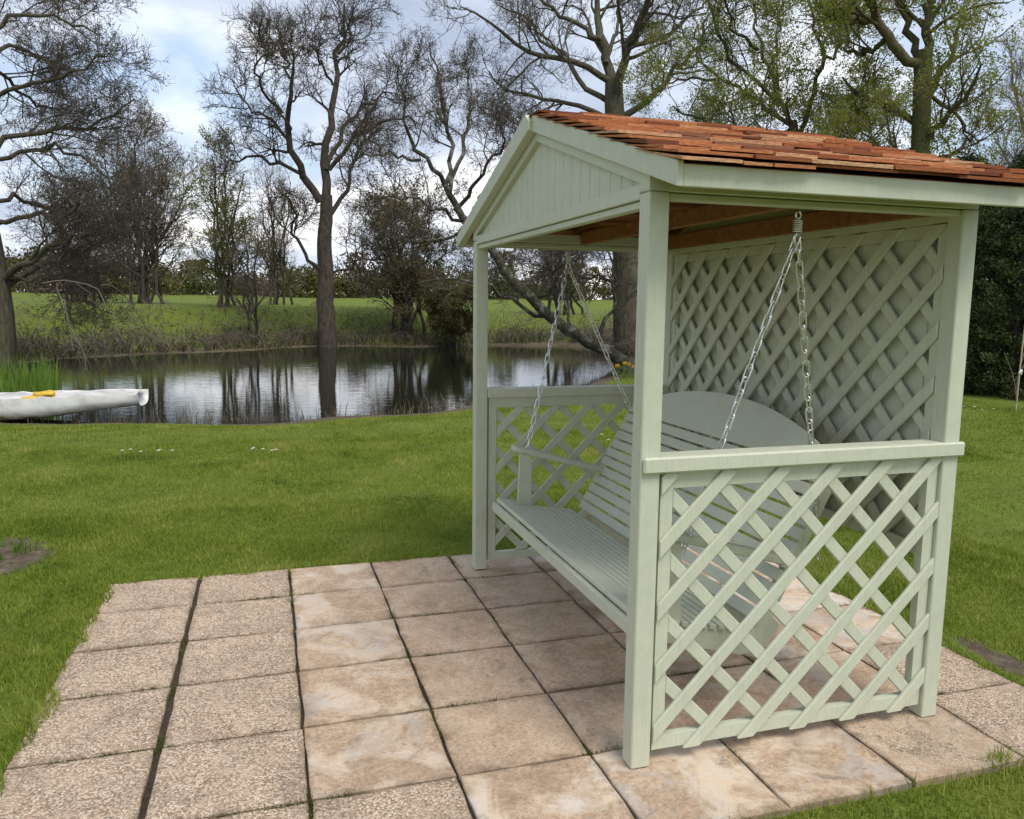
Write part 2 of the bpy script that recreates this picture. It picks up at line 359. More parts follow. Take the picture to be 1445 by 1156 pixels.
me = np_mesh('pond_water', [(-19, 9.5, WZ), (15, 9.5, WZ), (15, 36, WZ), (-19, 36, WZ)], [(0, 1, 2, 3)])
tag(link('pond_water', me, WATER), 'still dark pond water mirroring bare trees and bright cloud', 'pond', kind='structure')

# ------------------------------------------------------------------ patio slabs
UC = [-2.07, -1.578, -1.075, -0.583, -0.092, 0.408, 0.91, 1.406, 1.90]
VR = [2.50, 2.037, 1.559, 1.094, 0.611, 0.142, -0.335, -0.81]
bedm = bmesh.new(); bm_hexa(bedm, [(-2.05, -0.78, -0.07), (-0.6, -0.78, -0.07), (-0.6, 2.48, -0.07), (-2.05, 2.48, -0.07), (-2.05, -0.78, -0.02), (-0.6, -0.78, -0.02), (-0.6, 2.48, -0.02), (-2.05, 2.48, -0.02)])
bm_hexa(bedm, [(-0.6, -0.31, -0.07), (1.88, -0.31, -0.07), (1.88, 2.48, -0.07), (-0.6, 2.48, -0.07), (-0.6, -0.31, -0.02), (1.88, -0.31, -0.02), (1.88, 2.48, -0.02), (-0.6, 2.48, -0.02)])
patio = tag(link('patio', bm_mesh('patio', bedm), SOIL), 'square paved patio of weathered buff slabs under the arbour', 'patio', kind='structure')
rg = random.Random(3)
def slab(x0, x1, y0, y1, agg, stain):
    w = [0.0035 + 0.004 * rg.random() for _ in range(4)]
    if abs(x0 + 1.578) < .01: w[0] = 0.010
    if abs(x1 + 1.578) < .01: w[1] = 0.010 + 0.010 * (2.5 - y0) / 3.2
    w[2] += 0.0015; w[3] += 0.0015
    x0 += w[0]; x1 -= w[1]; y0 += w[2]; y1 -= w[3]
    n = 5; ring = []
    for k in range(4):
        a, b = [((x0, y0), (x1, y0)), ((x1, y0), (x1, y1)), ((x1, y1), (x0, y1)), ((x0, y1), (x0, y0))][k]
        for i in range(n):
            t = i / n; j = 0.0035 if i else 0.005
            ring.append((a[0] + (b[0] - a[0]) * t + rg.uniform(-j, j), a[1] + (b[1] - a[1]) * t + rg.uniform(-j, j)))
    cx, cy = (x0 + x1) / 2, (y0 + y1) / 2; tz = rg.uniform(-0.002, 0.003); tx, ty = rg.uniform(-.006, .006), rg.uniform(-.006, .006)
    zf = lambda x, y: tz + tx * (x - cx) + ty * (y - cy)
    bm = bmesh.new(); levels = []
    for (ins, dz) in ((0.0, -0.055), (0.0, -0.005), (0.003, -0.0015), (0.012, 0.0)):
        levels.append([bm.verts.new((cx + (x - cx) * (1 - ins / (x1 - x0) * 2), cy + (y - cy) * (1 - ins / (y1 - y0) * 2), zf(x, y) + dz + (rg.uniform(-.002, .001) if dz > -.02 else 0))) for x, y in ring])
    m = len(ring)
    for a, b in zip(levels, levels[1:]):
        for i in range(m): bm.faces.new([a[i], a[(i + 1) % m], b[(i + 1) % m], b[i]])
    bm.faces.new(levels[-1])
    me = bm_mesh('paving_slab', bm)
    o = link('paving_slab', me, SLAB, patio); o.color = (agg, stain, rg.random(), 1)
for i in range(8):
    for j in range(7):
        if j == 6 and i >= 3: continue
        agg = 0.80 if i < 2 else (0.30 if i == 2 else 0.20); st = 0.05 if i < 2 else (0.62 if i == 2 else 0.25)
        if i == 3: agg, st = 0.34, 0.18
        if i == 2 and j == 5: agg, st = 0.62, 0.6
        if i >= 3 and j >= 5: st = 0.9; agg = 0.22
        if i == 6 and j >= 5: agg, st = 0.5, 0.6
        if i == 7: agg, st = 0.85, 0.1
        if i >= 5 and j < 5: st = 0.6
        if i >= 6 and j < 4: agg, st = 0.26, 0.9
        slab(UC[i], UC[i + 1], VR[j + 1], VR[j], agg + rg.uniform(-.05, .05), st * rg.uniform(.8, 1.1))

# ------------------------------------------------------------------ arbour
W, D, p, HP = 2.161, 1.257, 0.072, 1.960
WT = W + p; DT = D + p; MID = WT / 2
arb = tag(empty('garden_arbour'), 'pale sage green timber garden arbour with trellis sides and red cedar shingle roof', 'arbour')
for x, y in ((0, 0), (0, W), (D, 0), (D, W)):
    box('post', x, x + p, y, y + p, 0.003, HP, PAINT, arb, 0.004)
# head beams: four lintels on the posts
box('lintel', -0.0, DT, 0.002, p - 0.002, HP + 0.002, HP + 0.055, PAINT, arb, 0.003)
box('lintel', -0.0, DT, W + 0.002, WT - 0.002, HP + 0.002, HP + 0.055, PAINT, arb, 0.003)
box('lintel', p, D, 0.012, p - 0.012, HP - 0.022, HP - 0.001, PAINT, arb, 0.003)
box('lintel', p, D, W + 0.012, WT - 0.012, HP - 0.022, HP - 0.001, PAINT, arb, 0.003)
box('lintel', D + 0.003, DT - 0.003, p, W, HP - 0.04, HP + 0.05, PAINT, arb, 0.003)
# gable front: bottom rail, lip, sloping trims, boards
E_ = 0.215; ZE = 2.018; ZR = 2.432       # roof plane: eave top height and ridge height (top of barge)
SL = (ZR - ZE) / (MID + E_)               # slope as tangent
def zroof(y): return ZE + SL * ((y + E_) if y <= MID else (2 * MID - y + E_))
fx = lambda u_, v_, t: (t, u_, v_)
cs = math.sqrt(1 + SL * SL)
BH = 0.070 * cs; TH = 0.042 * cs
prism('gable_rail', [(p, 1.942), (W, 1.942), (W, 1.990), (p, 1.990)], fx, 0.0, 0.045, PAINT, arb, 0.002)
prism('gable_lip', [(p, 1.916), (W, 1.916), (W, 1.9395), (p, 1.9395)], fx, 0.012, 0.05, PAINT, arb, 0.002)
lo = lambda y: zroof(y) - BH + 0.004
for s in (0, 1):
    m_ = (lambda y: y) if s == 0 else (lambda y: WT - y)
    prism('gable_trim', [(m_(0.0), max(lo(0) - TH, HP + 0.004)), (m_(0.0), lo(0)), (m_(MID - .001), lo(MID)), (m_(MID - .001), lo(MID) - TH), (m_((1.993 - lo(0) + TH) / SL), 1.993), (m_(p + .001), 1.993), (m_(p + .001), HP + .004)], fx, -0.001, 0.045, PAINT, arb, 0.0)
gb_ = prism('gable_backing', [(p, 1.9915), (W, 1.9915), (MID, zroof(MID) - BH - 0.02)], fx, 0.036, 0.044, PAINT, arb, 0.0)
nb = 22; bw = (W - p) / nb
for k in range(nb):
    y0, y1 = p + k * bw + 0.002, p + (k + 1) * bw - 0.002
    zt = lambda y: max(min(zroof(y) - BH - TH + 0.02, 9), 1.9925)
    if max(zt(y0), zt(y1)) > 1.996:
        pts = [(y0, 1.991), (y1, 1.991), (y1, zt(y1)), (y0, zt(y0))]
        if y0 < MID < y1: pts = [(y0, 1.991), (y1, 1.991), (y1, zt(y1)), (MID, zt(MID)), (y0, zt(y0))]
        prism('gable_board', pts, fx, 0.022, 0.0355, PAINT, gb_, 0.0035)
prism('gable_backing', [(p, HP + .052), (W, HP + .052), (MID, zroof(MID) - 0.04)], fx, D + 0.02, D + 0.034, PAINT, arb, 0.0)
# barge boards: front pair, back pair
for x0, x1, x2 in ((-0.024, -0.002, -0.044), (DT + 0.03, DT + 0.052, DT + 0.03)):
    prism('barge_board', [(-E_, ZE - BH), (MID, ZR - BH), (MID, ZR), (-E_, ZE)], fx, x0, x1, PAINT, arb, 0.002)
    prism('barge_board', [(WT + E_, ZE - BH), (MID - .012, ZR - BH + .002), (MID - .012, ZR - 0.03), (MID + 0.035, ZR + .004), (WT + E_, ZE)], fx, x2, x1, PAINT, arb, 0.002)
for y0 in (-E_ + 0.001, WT + E_ - 0.021):
    box('fascia_board', -0.0015, DT + 0.0295, y0, y0 + 0.02, ZE - BH + .001, ZE - 0.008, PAINT, arb, 0.002)
# rafters and battens inside the roof
for xr in (0.055, 0.64, DT - 0.055):
    for s in (0, 1):
        m_ = (lambda y: y) if s == 0 else (lambda y: WT - y)
        a, b = -E_ + 0.022, MID - 0.001
        prism('rafter', [(m_(a), zroof(a) - 0.055), (m_(b), zroof(b) - 0.105), (m_(b), zroof(b) - 0.032), (m_(a), zroof(a) - 0.032)], fx, xr, xr + 0.04, TIMBER, arb, 0.0)
box('tie_beam', 0.64, 0.68, p + .005, W - .005, HP + 0.0, HP + 0.07, TIMBER, arb, 0.002)
box('tie_beam', D - 0.045, D - 0.003, p + .005, W - .005, HP - 0.01, HP + 0.07, TIMBER, arb, 0.002)
nbat = 11
for s in (0, 1):
    for k in range(nbat):
        yy = -E_ + 0.03 + (MID + E_ - 0.06) * k / (nbat - 1); y0, y1 = yy, yy + 0.045
        if s: y0, y1 = WT - y1, WT - y0
        pts = [(y0, zroof(y0) - 0.030), (y1, zroof(y1) - 0.030), (y1, zroof(y1) - 0.012), (y0, zroof(y0) - 0.012)]
        prism('roof_batten', pts, fx, 0.001, DT + 0.028, TIMBER, arb, 0.0)
decks = []
for s in (0, 1):
    m_ = (lambda y: y) if s == 0 else (lambda y: WT - y)
    a, b = -E_ + .002, MID - .0005
    decks.append(prism('roof_deck', [(m_(a), zroof(a) - .0115), (m_(b), zroof(b) - .0115), (m_(b), zroof(b) - .0085), (m_(a), zroof(a) - .0085)], fx, 0.0, DT + 0.029, TIMBER, arb, 0.0))
# shingles: tapered, uneven, one object each
def shingle(s, yb, x0, x1, up_):
    """butt at distance yb (horizontal) up from the eave edge"""
    L = 0.27 + rg.uniform(-.02, .02); tb = rg.uniform(0.009, 0.015); skew = rg.uniform(-.012, .012)
    c = []
    for (dist, th) in ((0, tb), (L, 0.003)):
        for x in (x0, x1):
            yy = -E_ - 0.035 + yb + dist + (skew if (x == x1 and dist == 0) else 0)
            base = zroof(min(yy, MID)) + (SL * 0 if yy <= MID else -SL * (yy - MID) * 0)
            if yy > MID: yy = MID; base = zroof(MID)
            lift = up_ * (1 - dist / L) + 0.004
            c.append((x, yy, base - 0.010 + lift, th))
    if s: c = [(x, WT - y, z, t) for x, y, z, t in c]
    a, b, d, e = c
    bm = bmesh.new()
    bm_hexa(bm, [a[:3], b[:3], e[:3], d[:3]] + [(q[0], q[1], q[2] + q[3]) for q in (a, b, e, d)])
    cx = Vector(((x0 + x1) / 2, a[1], a[2]))
    for v_ in bm.verts: v_.co -= cx
    o = link('shingle', bm_mesh('shingle', bm, 0.0008), CEDAR, decks[s], local=True); o.location = cx
ncourse = 12; exp_ = (MID + E_ + 0.02) / ncourse
for s in (0, 1):
    for k in range(-1, ncourse):
        x = -0.030 + rg.uniform(-.008, .004)
        while x < DT + 0.05:
            w_ = rg.choice([0.11, 0.15, 0.19, 0.24, 0.31]) + rg.uniform(-.015, .015)
            x1 = min(x + w_, DT + 0.085)
            shingle(s, max(k, 0.05) * exp_ + rg.uniform(-.012, .012), x + 0.0015, x1 - 0.0015, (0.012 if k < 0 else 0.029) + rg.uniform(-.003, .005))
            x = x1
            if DT + 0.085 - x < 0.04: break
# trellis sides
def ring(name, u0, u1, v0, v1, wu, wb, wt, f, t0, t1, parent):
    o_ = [(u0, v0), (u1, v0), (u1, v1), (u0, v1)]; i_ = [(u0 + wu, v0 + wb), (u1 - wu, v0 + wb), (u1 - wu, v1 - wt), (u0 + wu, v1 - wt)]
    bm = bmesh.new(); A = [[bm.verts.new(f(u_, v_, t)) for u_, v_ in q] for t in (t0, t1) for q in (o_, i_)]
    for k in range(4):
        n = (k + 1) % 4
        bm.faces.new([A[0][k], A[0][n], A[1][n], A[1][k]]); bm.faces.new([A[2][k], A[3][k], A[3][n], A[2][n]])
        bm.faces.new([A[0][k], A[2][k], A[2][n], A[0][n]]); bm.faces.new([A[1][k], A[1][n], A[3][n], A[3][k]])
    sharp = [e for e in bm.edges if not all(v_ in A[0] + A[2] for v_ in e.verts) or True]
    bmesh.ops.bevel(bm, geom=[e for e in bm.edges if len(e.link_faces) == 2 and e.calc_face_angle(0) > .5], offset=.0025, segments=1, affect='EDGES')
    return link(name, bm_mesh(name, bm), PAINT, parent)
def trellis(y, over):
    fy = lambda u_, v_, t: (u_, y + t, v_)
    x0, x1, z0, z1 = p + 0.014, D - 0.002, 0.052, 1.050
    sw = 0.046
    fr_ = ring('trellis_frame', x0, x1, z0, z1, sw, sw, sw + .012, fy, 0.018, 0.052, arb)
    hw = 0.0225 * math.sqrt(2)
    i0, i1, k0, k1 = x0 + sw + .0008, x1 - sw - .0008, z0 + sw + .0008, z1 - sw - 0.0128
    for k in range(-6, 7):
        c = 0.19 + 0.222 * k                       # rising slats: x - z = c
        pl = [(c - hw - 1, -1), (c + hw - 1, -1), (c + hw + 2, 2), (c - hw + 2, 2)]
        q = clip(pl, x0 - .004, x1 + .003, z0 - 0.006, z1 - 0.002) if over else clip(pl, i0, i1, k0, k1)
        if len(q) > 2 and area(q) > 4e-4: prism('trellis_slat', q, fy, 0.002 if over else 0.020, 0.017 if over else 0.034, PAINT, fr_, 0.003)
        c = 1.09 + 0.222 * k                       # falling slats behind: x + z = c
        pl = [(c - hw + 1, -1), (c + hw + 1, -1), (c + hw - 2, 2), (c - hw - 2, 2)]
        q = clip(pl, i0, i1, k0, k1)
        if len(q) > 2 and area(q) > 4e-4: prism('trellis_slat', q, fy, 0.0185 if over else 0.035, 0.033 if over else 0.049, PAINT, fr_, 0.003)
trellis(0.0, True); trellis(W, False)
for y0, s in ((0.0, -1), (WT, 1)):
    a, b = (y0 - 0.020, y0 - 0.0005) if s < 0 else (y0 + 0.0005, y0 + 0.020)
    box('arm_rail', 0.004, DT + 0.010, a, b, 1.052, 1.106, PAINT, arb, 0.006)
    a, b = (y0, y0 + 0.085) if s < 0 else (y0 - 0.085, y0)
    box('arm_rail', p + .001, D - .001, a, b, 1.053, 1.1045, PAINT, arb, 0.004)
# back panel: boards, frame, trellis on top
bx = D + 0.012
ZB0, ZB1 = 0.64, HP - 0.042
nbk = 22; bw = (W - p) / nbk
bp_ = ring('back_frame', p + .001, W - .001, ZB0, ZB1, .045, .046, .05, lambda u_, v_, t: (bx + t, u_, v_), 0.0, 0.029, arb)
for k in range(nbk):
    box('back_board', bx + 0.030, bx + 0.044, p + k * bw + .0015, p + (k + 1) * bw - .0015, ZB0 + 0.01, ZB1 - 0.001, PAINT, bp_, 0.002)
fb = lambda u_, v_, t: (bx + t, u_, v_)
hw = 0.0225 * math.sqrt(2)
for k in range(-12, 13):
    c = 2.02 + 0.209 * k
    pl = [(c - hw + 1, -1), (c + hw + 1, -1), (c + hw - 4, 4), (c - hw - 4, 4)]
    q = clip(pl, p + .003, W - .003, ZB0 + .002, ZB1 - .003)
    if len(q) > 2 and area(q) > 6e-4: prism('trellis_slat', q, fb, -0.0145, -0.0005, PAINT, bp_, 0.003)
    pl = [(c - hw - 3, -1), (c + hw - 3, -1), (c + hw + 2, 4), (c - hw + 2, 4)]
    q = clip(pl, p + .0458, W - .0458, ZB0 + .0468, ZB1 - .0508)
    if len(q) > 2 and area(q) > 6e-4: prism('trellis_slat', q, fb, 0.002, 0.016, PAINT, bp_, 0.003)

# ------------------------------------------------------------------ swing bench
Y0, Y1 = 0.20, 2.03
bench = tag(empty('swing_bench', (0.5, MID, 0.3)), 'pale green slatted swing bench with arched back hanging on chains inside the arbour', 'swing bench')
def slatbox(name, c0, c1, th, y0, y1, parent=bench, bevel=0.003):
    """slat between two profile points (x,z), thickness th below, from y0 to y1"""
    a = np.array(c0); b = np.array(c1); t = (b - a) / np.linalg.norm(b - a); n = np.array([t[1], -t[0]]) * th
    poly = [tuple(a), tuple(b), tuple(b + n), tuple(a + n)]
    return prism(name, poly, lambda u_, v_, tt: (u_, tt, v_), y0, y1, PAINT, parent, bevel)
F = np.array([0.098, 0.478]); Bk = np.array([0.60, 0.378]); sd_ = (Bk - F) / np.linalg.norm(Bk - F); Ls = np.linalg.norm(Bk - F)
slatbox('seat_slat', F, F + sd_ * 0.075, 0.022, Y0, Y1)
d0 = 0.083; k = 0
while d0 + 0.032 < Ls - 0.01:
    sag = -0.012 * math.sin(math.pi * (d0 / Ls)); nrm = np.array([sd_[1], -sd_[0]])
    slatbox('seat_slat', F + sd_ * d0 + nrm * -sag * 1.0, F + sd_ * (d0 + 0.029) + nrm * -sag, 0.020, Y0, Y1, bevel=0.003); d0 += 0.0405
box('front_rail', 0.070, 0.092, Y0 - .004, Y1 + .004, 0.400, 0.452, PAINT, bench, 0.003)
bd = np.array([0.345, 0.64]); bd = bd / np.linalg.norm(bd); B0 = np.array([0.612, 0.392]); nb_ = 11; pitch = 0.0595
for k in range(nb_):
    slatbox('back_slat', B0 + bd * (k * pitch), B0 + bd * (k * pitch + 0.048), 0.018, Y0, Y1, bevel=0.002)
# arched head board in the plane of the back
ba = B0 + bd * (nb_ * pitch); poly = []; na = 28; hA = 0.215
for i in range(na + 1):
    t = i / na; yy = Y0 + (Y1 - Y0) * t; poly.append((yy, 0.012 + hA * (1 - (2 * t - 1) ** 2) ** 0.75))
poly = [(Y1, 0.0), (Y0, 0.0)] + poly
nback = np.array([bd[1], -bd[0]])
prism('head_board', poly, lambda u_, v_, t: (ba[0] + bd[0] * v_ + nback[0] * t, u_, ba[1] + bd[1] * v_ + nback[1] * t), 0.0, 0.02, PAINT, bench, 0.002)
for y in (Y0 + 0.01, MID - 0.02, Y1 - 0.05):
    # side frames: seat bearer and back stile
    prism('seat_bearer', [(0.094, 0.452), (0.60, 0.352), (0.70, 0.40), (0.735, 0.36), (0.66, 0.262), (0.56, 0.258), (0.094, 0.385)], lambda u_, v_, t: (u_, t, v_), y, y + 0.04, PAINT, bench, 0.003)
    a0 = B0 + nback * 0.0195 - bd * 0.02; a1 = B0 + nback * 0.0195 + bd * (nb_ * pitch + 0.05)
    q = [tuple(a0), tuple(a1), tuple(a1 + nback * .03), tuple(a0 + nback * .06)]
    prism('back_stile', q, lambda u_, v_, t: (u_, t, v_), y + .001, y + 0.039, PAINT, bench, 0.003)
box('rear_rail', 0.665, 0.69, Y0 + .052, Y1 - .052, 0.265, 0.345, PAINT, bench, 0.003)
for ys_ in (Y0 - 0.004, Y1 - 0.078):
    # arm: rounded front, sloping back; arm post below
    n = 7; pts = []
    for i in range(n + 1):
        a_ = math.pi / 2 + math.pi * i / n; pts.append((0.215 + 0.045 * math.cos(a_), 0.5 + 0.5 * math.sin(a_)))
    ol = [(x, ys_ + 0.085 * w_) for x, w_ in pts] + [(0.80, ys_ + 0.008), (0.80, ys_ + 0.077)]
    za = lambda x: 0.800 - 0.28 * (x - 0.16)
    bm = bmesh.new(); A = [bm.verts.new((x, y, za(x) - 0.032)) for x, y in ol]; B = [bm.verts.new((x, y, za(x))) for x, y in ol]
    bm.faces.new(A); bm.faces.new(B[::-1])
    for i in range(len(ol)): bm.faces.new([A[i], B[i], B[(i + 1) % len(ol)], A[(i + 1) % len(ol)]])
    link('armrest', bm_mesh('armrest', bm, 0.004), PAINT, bench)
    prism('arm_post', [(0.205, 0.42), (0.295, 0.40), (0.285, za(.285) - .033), (0.215, za(.215) - .033)], lambda u_, v_, t: (u_, t, v_), ys_ + 0.014, ys_ + 0.036, PAINT, bench, 0.003)

# ------------------------------------------------------------------ chains
def link_mesh():
    hl, hw_, r = 0.0185, 0.0100, 0.0029; cen = []
    for i in range(14):
        a = 2 * math.pi * i / 14; c, s = math.cos(a), math.sin(a)
        cen.append((hw_ * s, 0.0, (hl if c >= 0 else -hl) + hw_ * c))
    vs_, fs = [], []
    for i, c in enumerate(cen):
        nx_, pv = cen[(i + 1) % 14], cen[i - 1]; t = Vector(nx_) - Vector(pv); t.normalize(); o_ = Vector((0, 1, 0)); q = t.cross(o_)
        for k in range(5):
            a = 2 * math.pi * k / 5; vs_.append(tuple(Vector(c) + (o_ * math.cos(a) + q * math.sin(a)) * r))
    for i in range(14):
        for k in range(5): fs.append((i * 5 + k, i * 5 + (k + 1) % 5, ((i + 1) % 14) * 5 + (k + 1) % 5, ((i + 1) % 14) * 5 + k))
    me = np_mesh('chain_link', vs_, fs, smooth=True); me.materials.append(STEEL); return me
LINK = link_mesh()
def tube_curve(name, pts, r, mat, parent, sides=6):
    V, Q = tubes(np.array([pts], float), np.full((1, len(pts)), r), sides); return link(name, np_mesh(name, V, Q, smooth=True), mat, parent)
def frames(T):
    ref = np.where(np.abs(T[..., 2:3]) < 0.85, np.array([0, 0, 1.0]), np.array([1.0, 0, 0]))
    a = np.cross(T, ref); a /= np.linalg.norm(a, axis=-1, keepdims=True) + 1e-9; return a, np.cross(T, a)
def tubes(P, R, sides):
    """P (N,K,3) polylines, R (N,K) radii -> verts, quads"""
    Nn, K, _ = P.shape
    main = P[:, -1] - P[:, 0]; main /= np.linalg.norm(main, axis=-1, keepdims=True) + 1e-9
    T = np.gradient(P, axis=1); T /= np.linalg.norm(T, axis=-1, keepdims=True) + 1e-9
    a0, _ = frames(main); a = a0[:, None, :] - T * np.sum(a0[:, None, :] * T, -1, keepdims=True)
    a /= np.linalg.norm(a, axis=-1, keepdims=True) + 1e-9; b = np.cross(T, a)
    th = np.arange(sides) * 2 * np.pi / sides
    V = P[:, :, None, :] + R[:, :, None, None] * (a[:, :, None, :] * np.cos(th)[None, None, :, None] + b[:, :, None, :] * np.sin(th)[None, None, :, None])
    idx = np.arange(Nn * K * sides).reshape(Nn, K, sides); nx_ = np.roll(idx, -1, axis=2)
    Q = np.stack([idx[:, :-1], nx_[:, :-1], nx_[:, 1:], idx[:, 1:]], -1).reshape(-1, 4)
    return V.reshape(-1, 3), Q
def chain_set(label, y, ends):
    top = Vector((0.58, y, HP - 0.024)); t = tag(empty('swing_chain', top), label, 'chain')
    tube_curve('eye_hook', [top + Vector((0.010 * math.sin(a), 0, -0.022 + 0.012 * math.cos(a) * (1 if a < 6 else 1))) for a in np.linspace(0, 5.6, 14)], 0.0032, STEEL, t)
    hel = [top + Vector((0.014 * math.cos(a), 0.014 * math.sin(a), -0.036 - 0.0072 * a / 6.283)) for a in np.linspace(0, 6.283 * 6, 66)]
    tube_curve('spring', hel, 0.0031, STEEL, t, 5)
    zc = -0.080
    tube_curve('shackle', [top + Vector((0.013 * math.sin(a), 0.0, zc - 0.020 + 0.018 * math.cos(a))) for a in np.linspace(0.2, 6.1, 16)], 0.0035, STEEL, t)
    a0 = top + Vector((0, 0, zc - 0.030))
    for q, e_ in enumerate(ends):
        e_ = Vector(e_); sg = Vector((0.004 * (1 if q else -1), 0, 0)); L = (e_ - a0).length; n = int(L / 0.0455); dv = (e_ - a0) / n
        for k in range(n + 1):
            o = bpy.data.objects.new('chain_link', LINK); col.objects.link(o); o.parent = t
            o.rotation_mode = 'QUATERNION'
            qd = dv.to_track_quat('Z', 'Y'); from mathutils import Quaternion
            o.rotation_quaternion = qd @ Quaternion((0, 0, 1), RAD(38 if k % 2 else 128) + rg.uniform(-.25, .25)); o.scale = (1.12, 1.12, 1.12)
            o.location = a0 + dv * (k + 0.15) + sg - top
chain_set('galvanised swing chain hung over the trellis side that stands clear of the pond', p / 2, [(0.305, 0.225, 0.70), (0.90, 0.225, 0.64)])
chain_set('galvanised swing chain seen against the pond through the open arbour front', W + p / 2, [(0.275, 2.005, 0.76), (0.99, 2.005, 0.84)])

# ------------------------------------------------------------------ trees
RNG = np.random.default_rng(11)
def unit(v): return v / (np.linalg.norm(v, axis=-1, keepdims=True) + 1e-9)
def grow(P, R, n, length, ang=(30, 65), t=(0.25, 1.0), K=4, wig=0.25, up=0.1, r0=0.6, rmin=0.008, rend=0.35, decay=0.5):
    """child branches for every parent polyline"""
    Nn, Kp, _ = P.shape; idx = np.repeat(np.arange(Nn), n); m = len(idx)
    tt = RNG.uniform(t[0], t[1], m); f = tt * (Kp - 1.001); i = f.astype(int); fr = (f - i)[:, None]
    pos = P[idx, i] * (1 - fr) + P[idx, i + 1] * fr; tan = unit(P[idx, i + 1] - P[idx, i])
    rp = R[idx, i] * (1 - fr[:, 0]) + R[idx, i + 1] * fr[:, 0]
    rv = unit(np.cross(tan, RNG.normal(size=(m, 3)))); a = np.radians(RNG.uniform(ang[0], ang[1], m))[:, None]
    d = unit(np.cos(a) * tan + np.sin(a) * rv + np.array([0, 0, up]))
    L = RNG.uniform(length[0], length[1], m) * (1 - decay * tt)
    pts = [pos]; cur = pos
    for k in range(K - 1):
        d = unit(d + wig * RNG.normal(size=(m, 3)) + np.array([0, 0, up * 0.6])); cur = cur + d * (L / (K - 1))[:, None]; pts.append(cur)
    r_0 = np.maximum(rp * r0, rmin); rr = r_0[:, None] * np.linspace(1, rend, K)[None]; rr = np.maximum(rr, rmin * 0.6)
    return np.stack(pts, 1), rr
def resample(pts, K, jit=0.0):
    pts = np.asarray(pts, float); s = np.concatenate([[0], np.cumsum(np.linalg.norm(np.diff(pts, axis=0), axis=1))])
    # Catmull-like smoothing by dense linear + averaging
    q = np.stack([np.interp(np.linspace(0, s[-1], K), s, pts[:, c]) for c in range(3)], 1)
    for _ in range(2):
        q2 = q.copy(); q2[1:-1] = 0.25 * q[:-2] + 0.5 * q[1:-1] + 0.25 * q[2:]; q = q2
    if jit: q[1:-1] += RNG.normal(size=(K - 2, 3)) * jit
    return q
def limb(px, dist, r0, r1, lean=0.0, K=12, jit=0.03):
    """main limb traced as a polyline at the tree's own distance; lean carries it towards or away"""
    n = len(px); pts = [at(x, y, dist + lean * (k / max(1, n - 1)) ** 1.2) for k, (x, y) in enumerate(px)]
    return resample(pts, K, jit), np.linspace(1, 0, K) ** 0.8 * (r0 - r1) + r1
def leaves_on(P, n, size, spread, droop=0.0):
    Nn, K, _ = P.shape; idx = np.repeat(np.arange(Nn), n); m = len(idx)
    f = RNG.uniform(0.1, 0.999, m) * (K - 1); i = np.minimum(f.astype(int), K - 2); fr = (f - i)[:, None]
    c = P[idx, i] * (1 - fr) + P[idx, i + 1] * fr + RNG.normal(size=(m, 3)) * spread - np.array([0, 0, droop])
    return leaf_quads(c, size)
def leaf_quads(c, size):
    m = len(c); a = unit(RNG.normal(size=(m, 3))); b = unit(np.cross(a, RNG.normal(size=(m, 3)))); s = (size * RNG.uniform(0.6, 1.4, m))[:, None]
    V = np.stack([c - a * s * 0.6, c + b * s * 0.32, c + a * s * 0.6, c - b * s * 0.32], 1).reshape(-1, 3)
    return V, np.arange(4 * m).reshape(m, 4)
def join(parts):
    Vs, Qs, o = [], [], 0
    for V, Q in parts: Vs.append(V); Qs.append(Q + o); o += len(V)
    return np.concatenate(Vs), np.concatenate(Qs)
def tree(name, label, base, limbs, levels, bark, twig, leaf=None, cat='tree', group=None, leafmat=None, trunk_sides=9):
    t = tag(empty(name, tuple(base)), label, cat, group)
    V, Q = join([tubes(P[None], R[None], trunk_sides) for P, R in limbs])
    link('trunk', np_mesh('trunk', V, Q, smooth=True), bark, t)
    K0 = max(len(P) for P, R in limbs)
    src = limbs[1:] if len(limbs) > 1 else limbs
    P = np.stack([resample(P, K0) for P, R in src]); R = np.stack([np.interp(np.linspace(0, 1, K0), np.linspace(0, 1, len(R)), R) for P_, R in src])
    outs = []
    for kw in levels:
        P, R = grow(P, R, **kw); outs.append((P, R))
    if len(outs) > 1:
        h = max(1, len(outs) - 2)
        V, Q = join([tubes(P_, R_, 5 if q == 0 else 4) for q, (P_, R_) in enumerate(outs[:h])]); link('branches', np_mesh('branches', V, Q, smooth=True), bark, t)
        V, Q = join([tubes(P_, R_, 3) for P_, R_ in outs[h:]])
    else: V, Q = tubes(*outs[0], 3)
    link('twigs', np_mesh('twigs', V, Q), twig, t)
    if leaf:
        V, Q = leaves_on(outs[-1][0], *leaf); link('leaves', np_mesh('leaves', V, Q), leafmat, t)
    return t

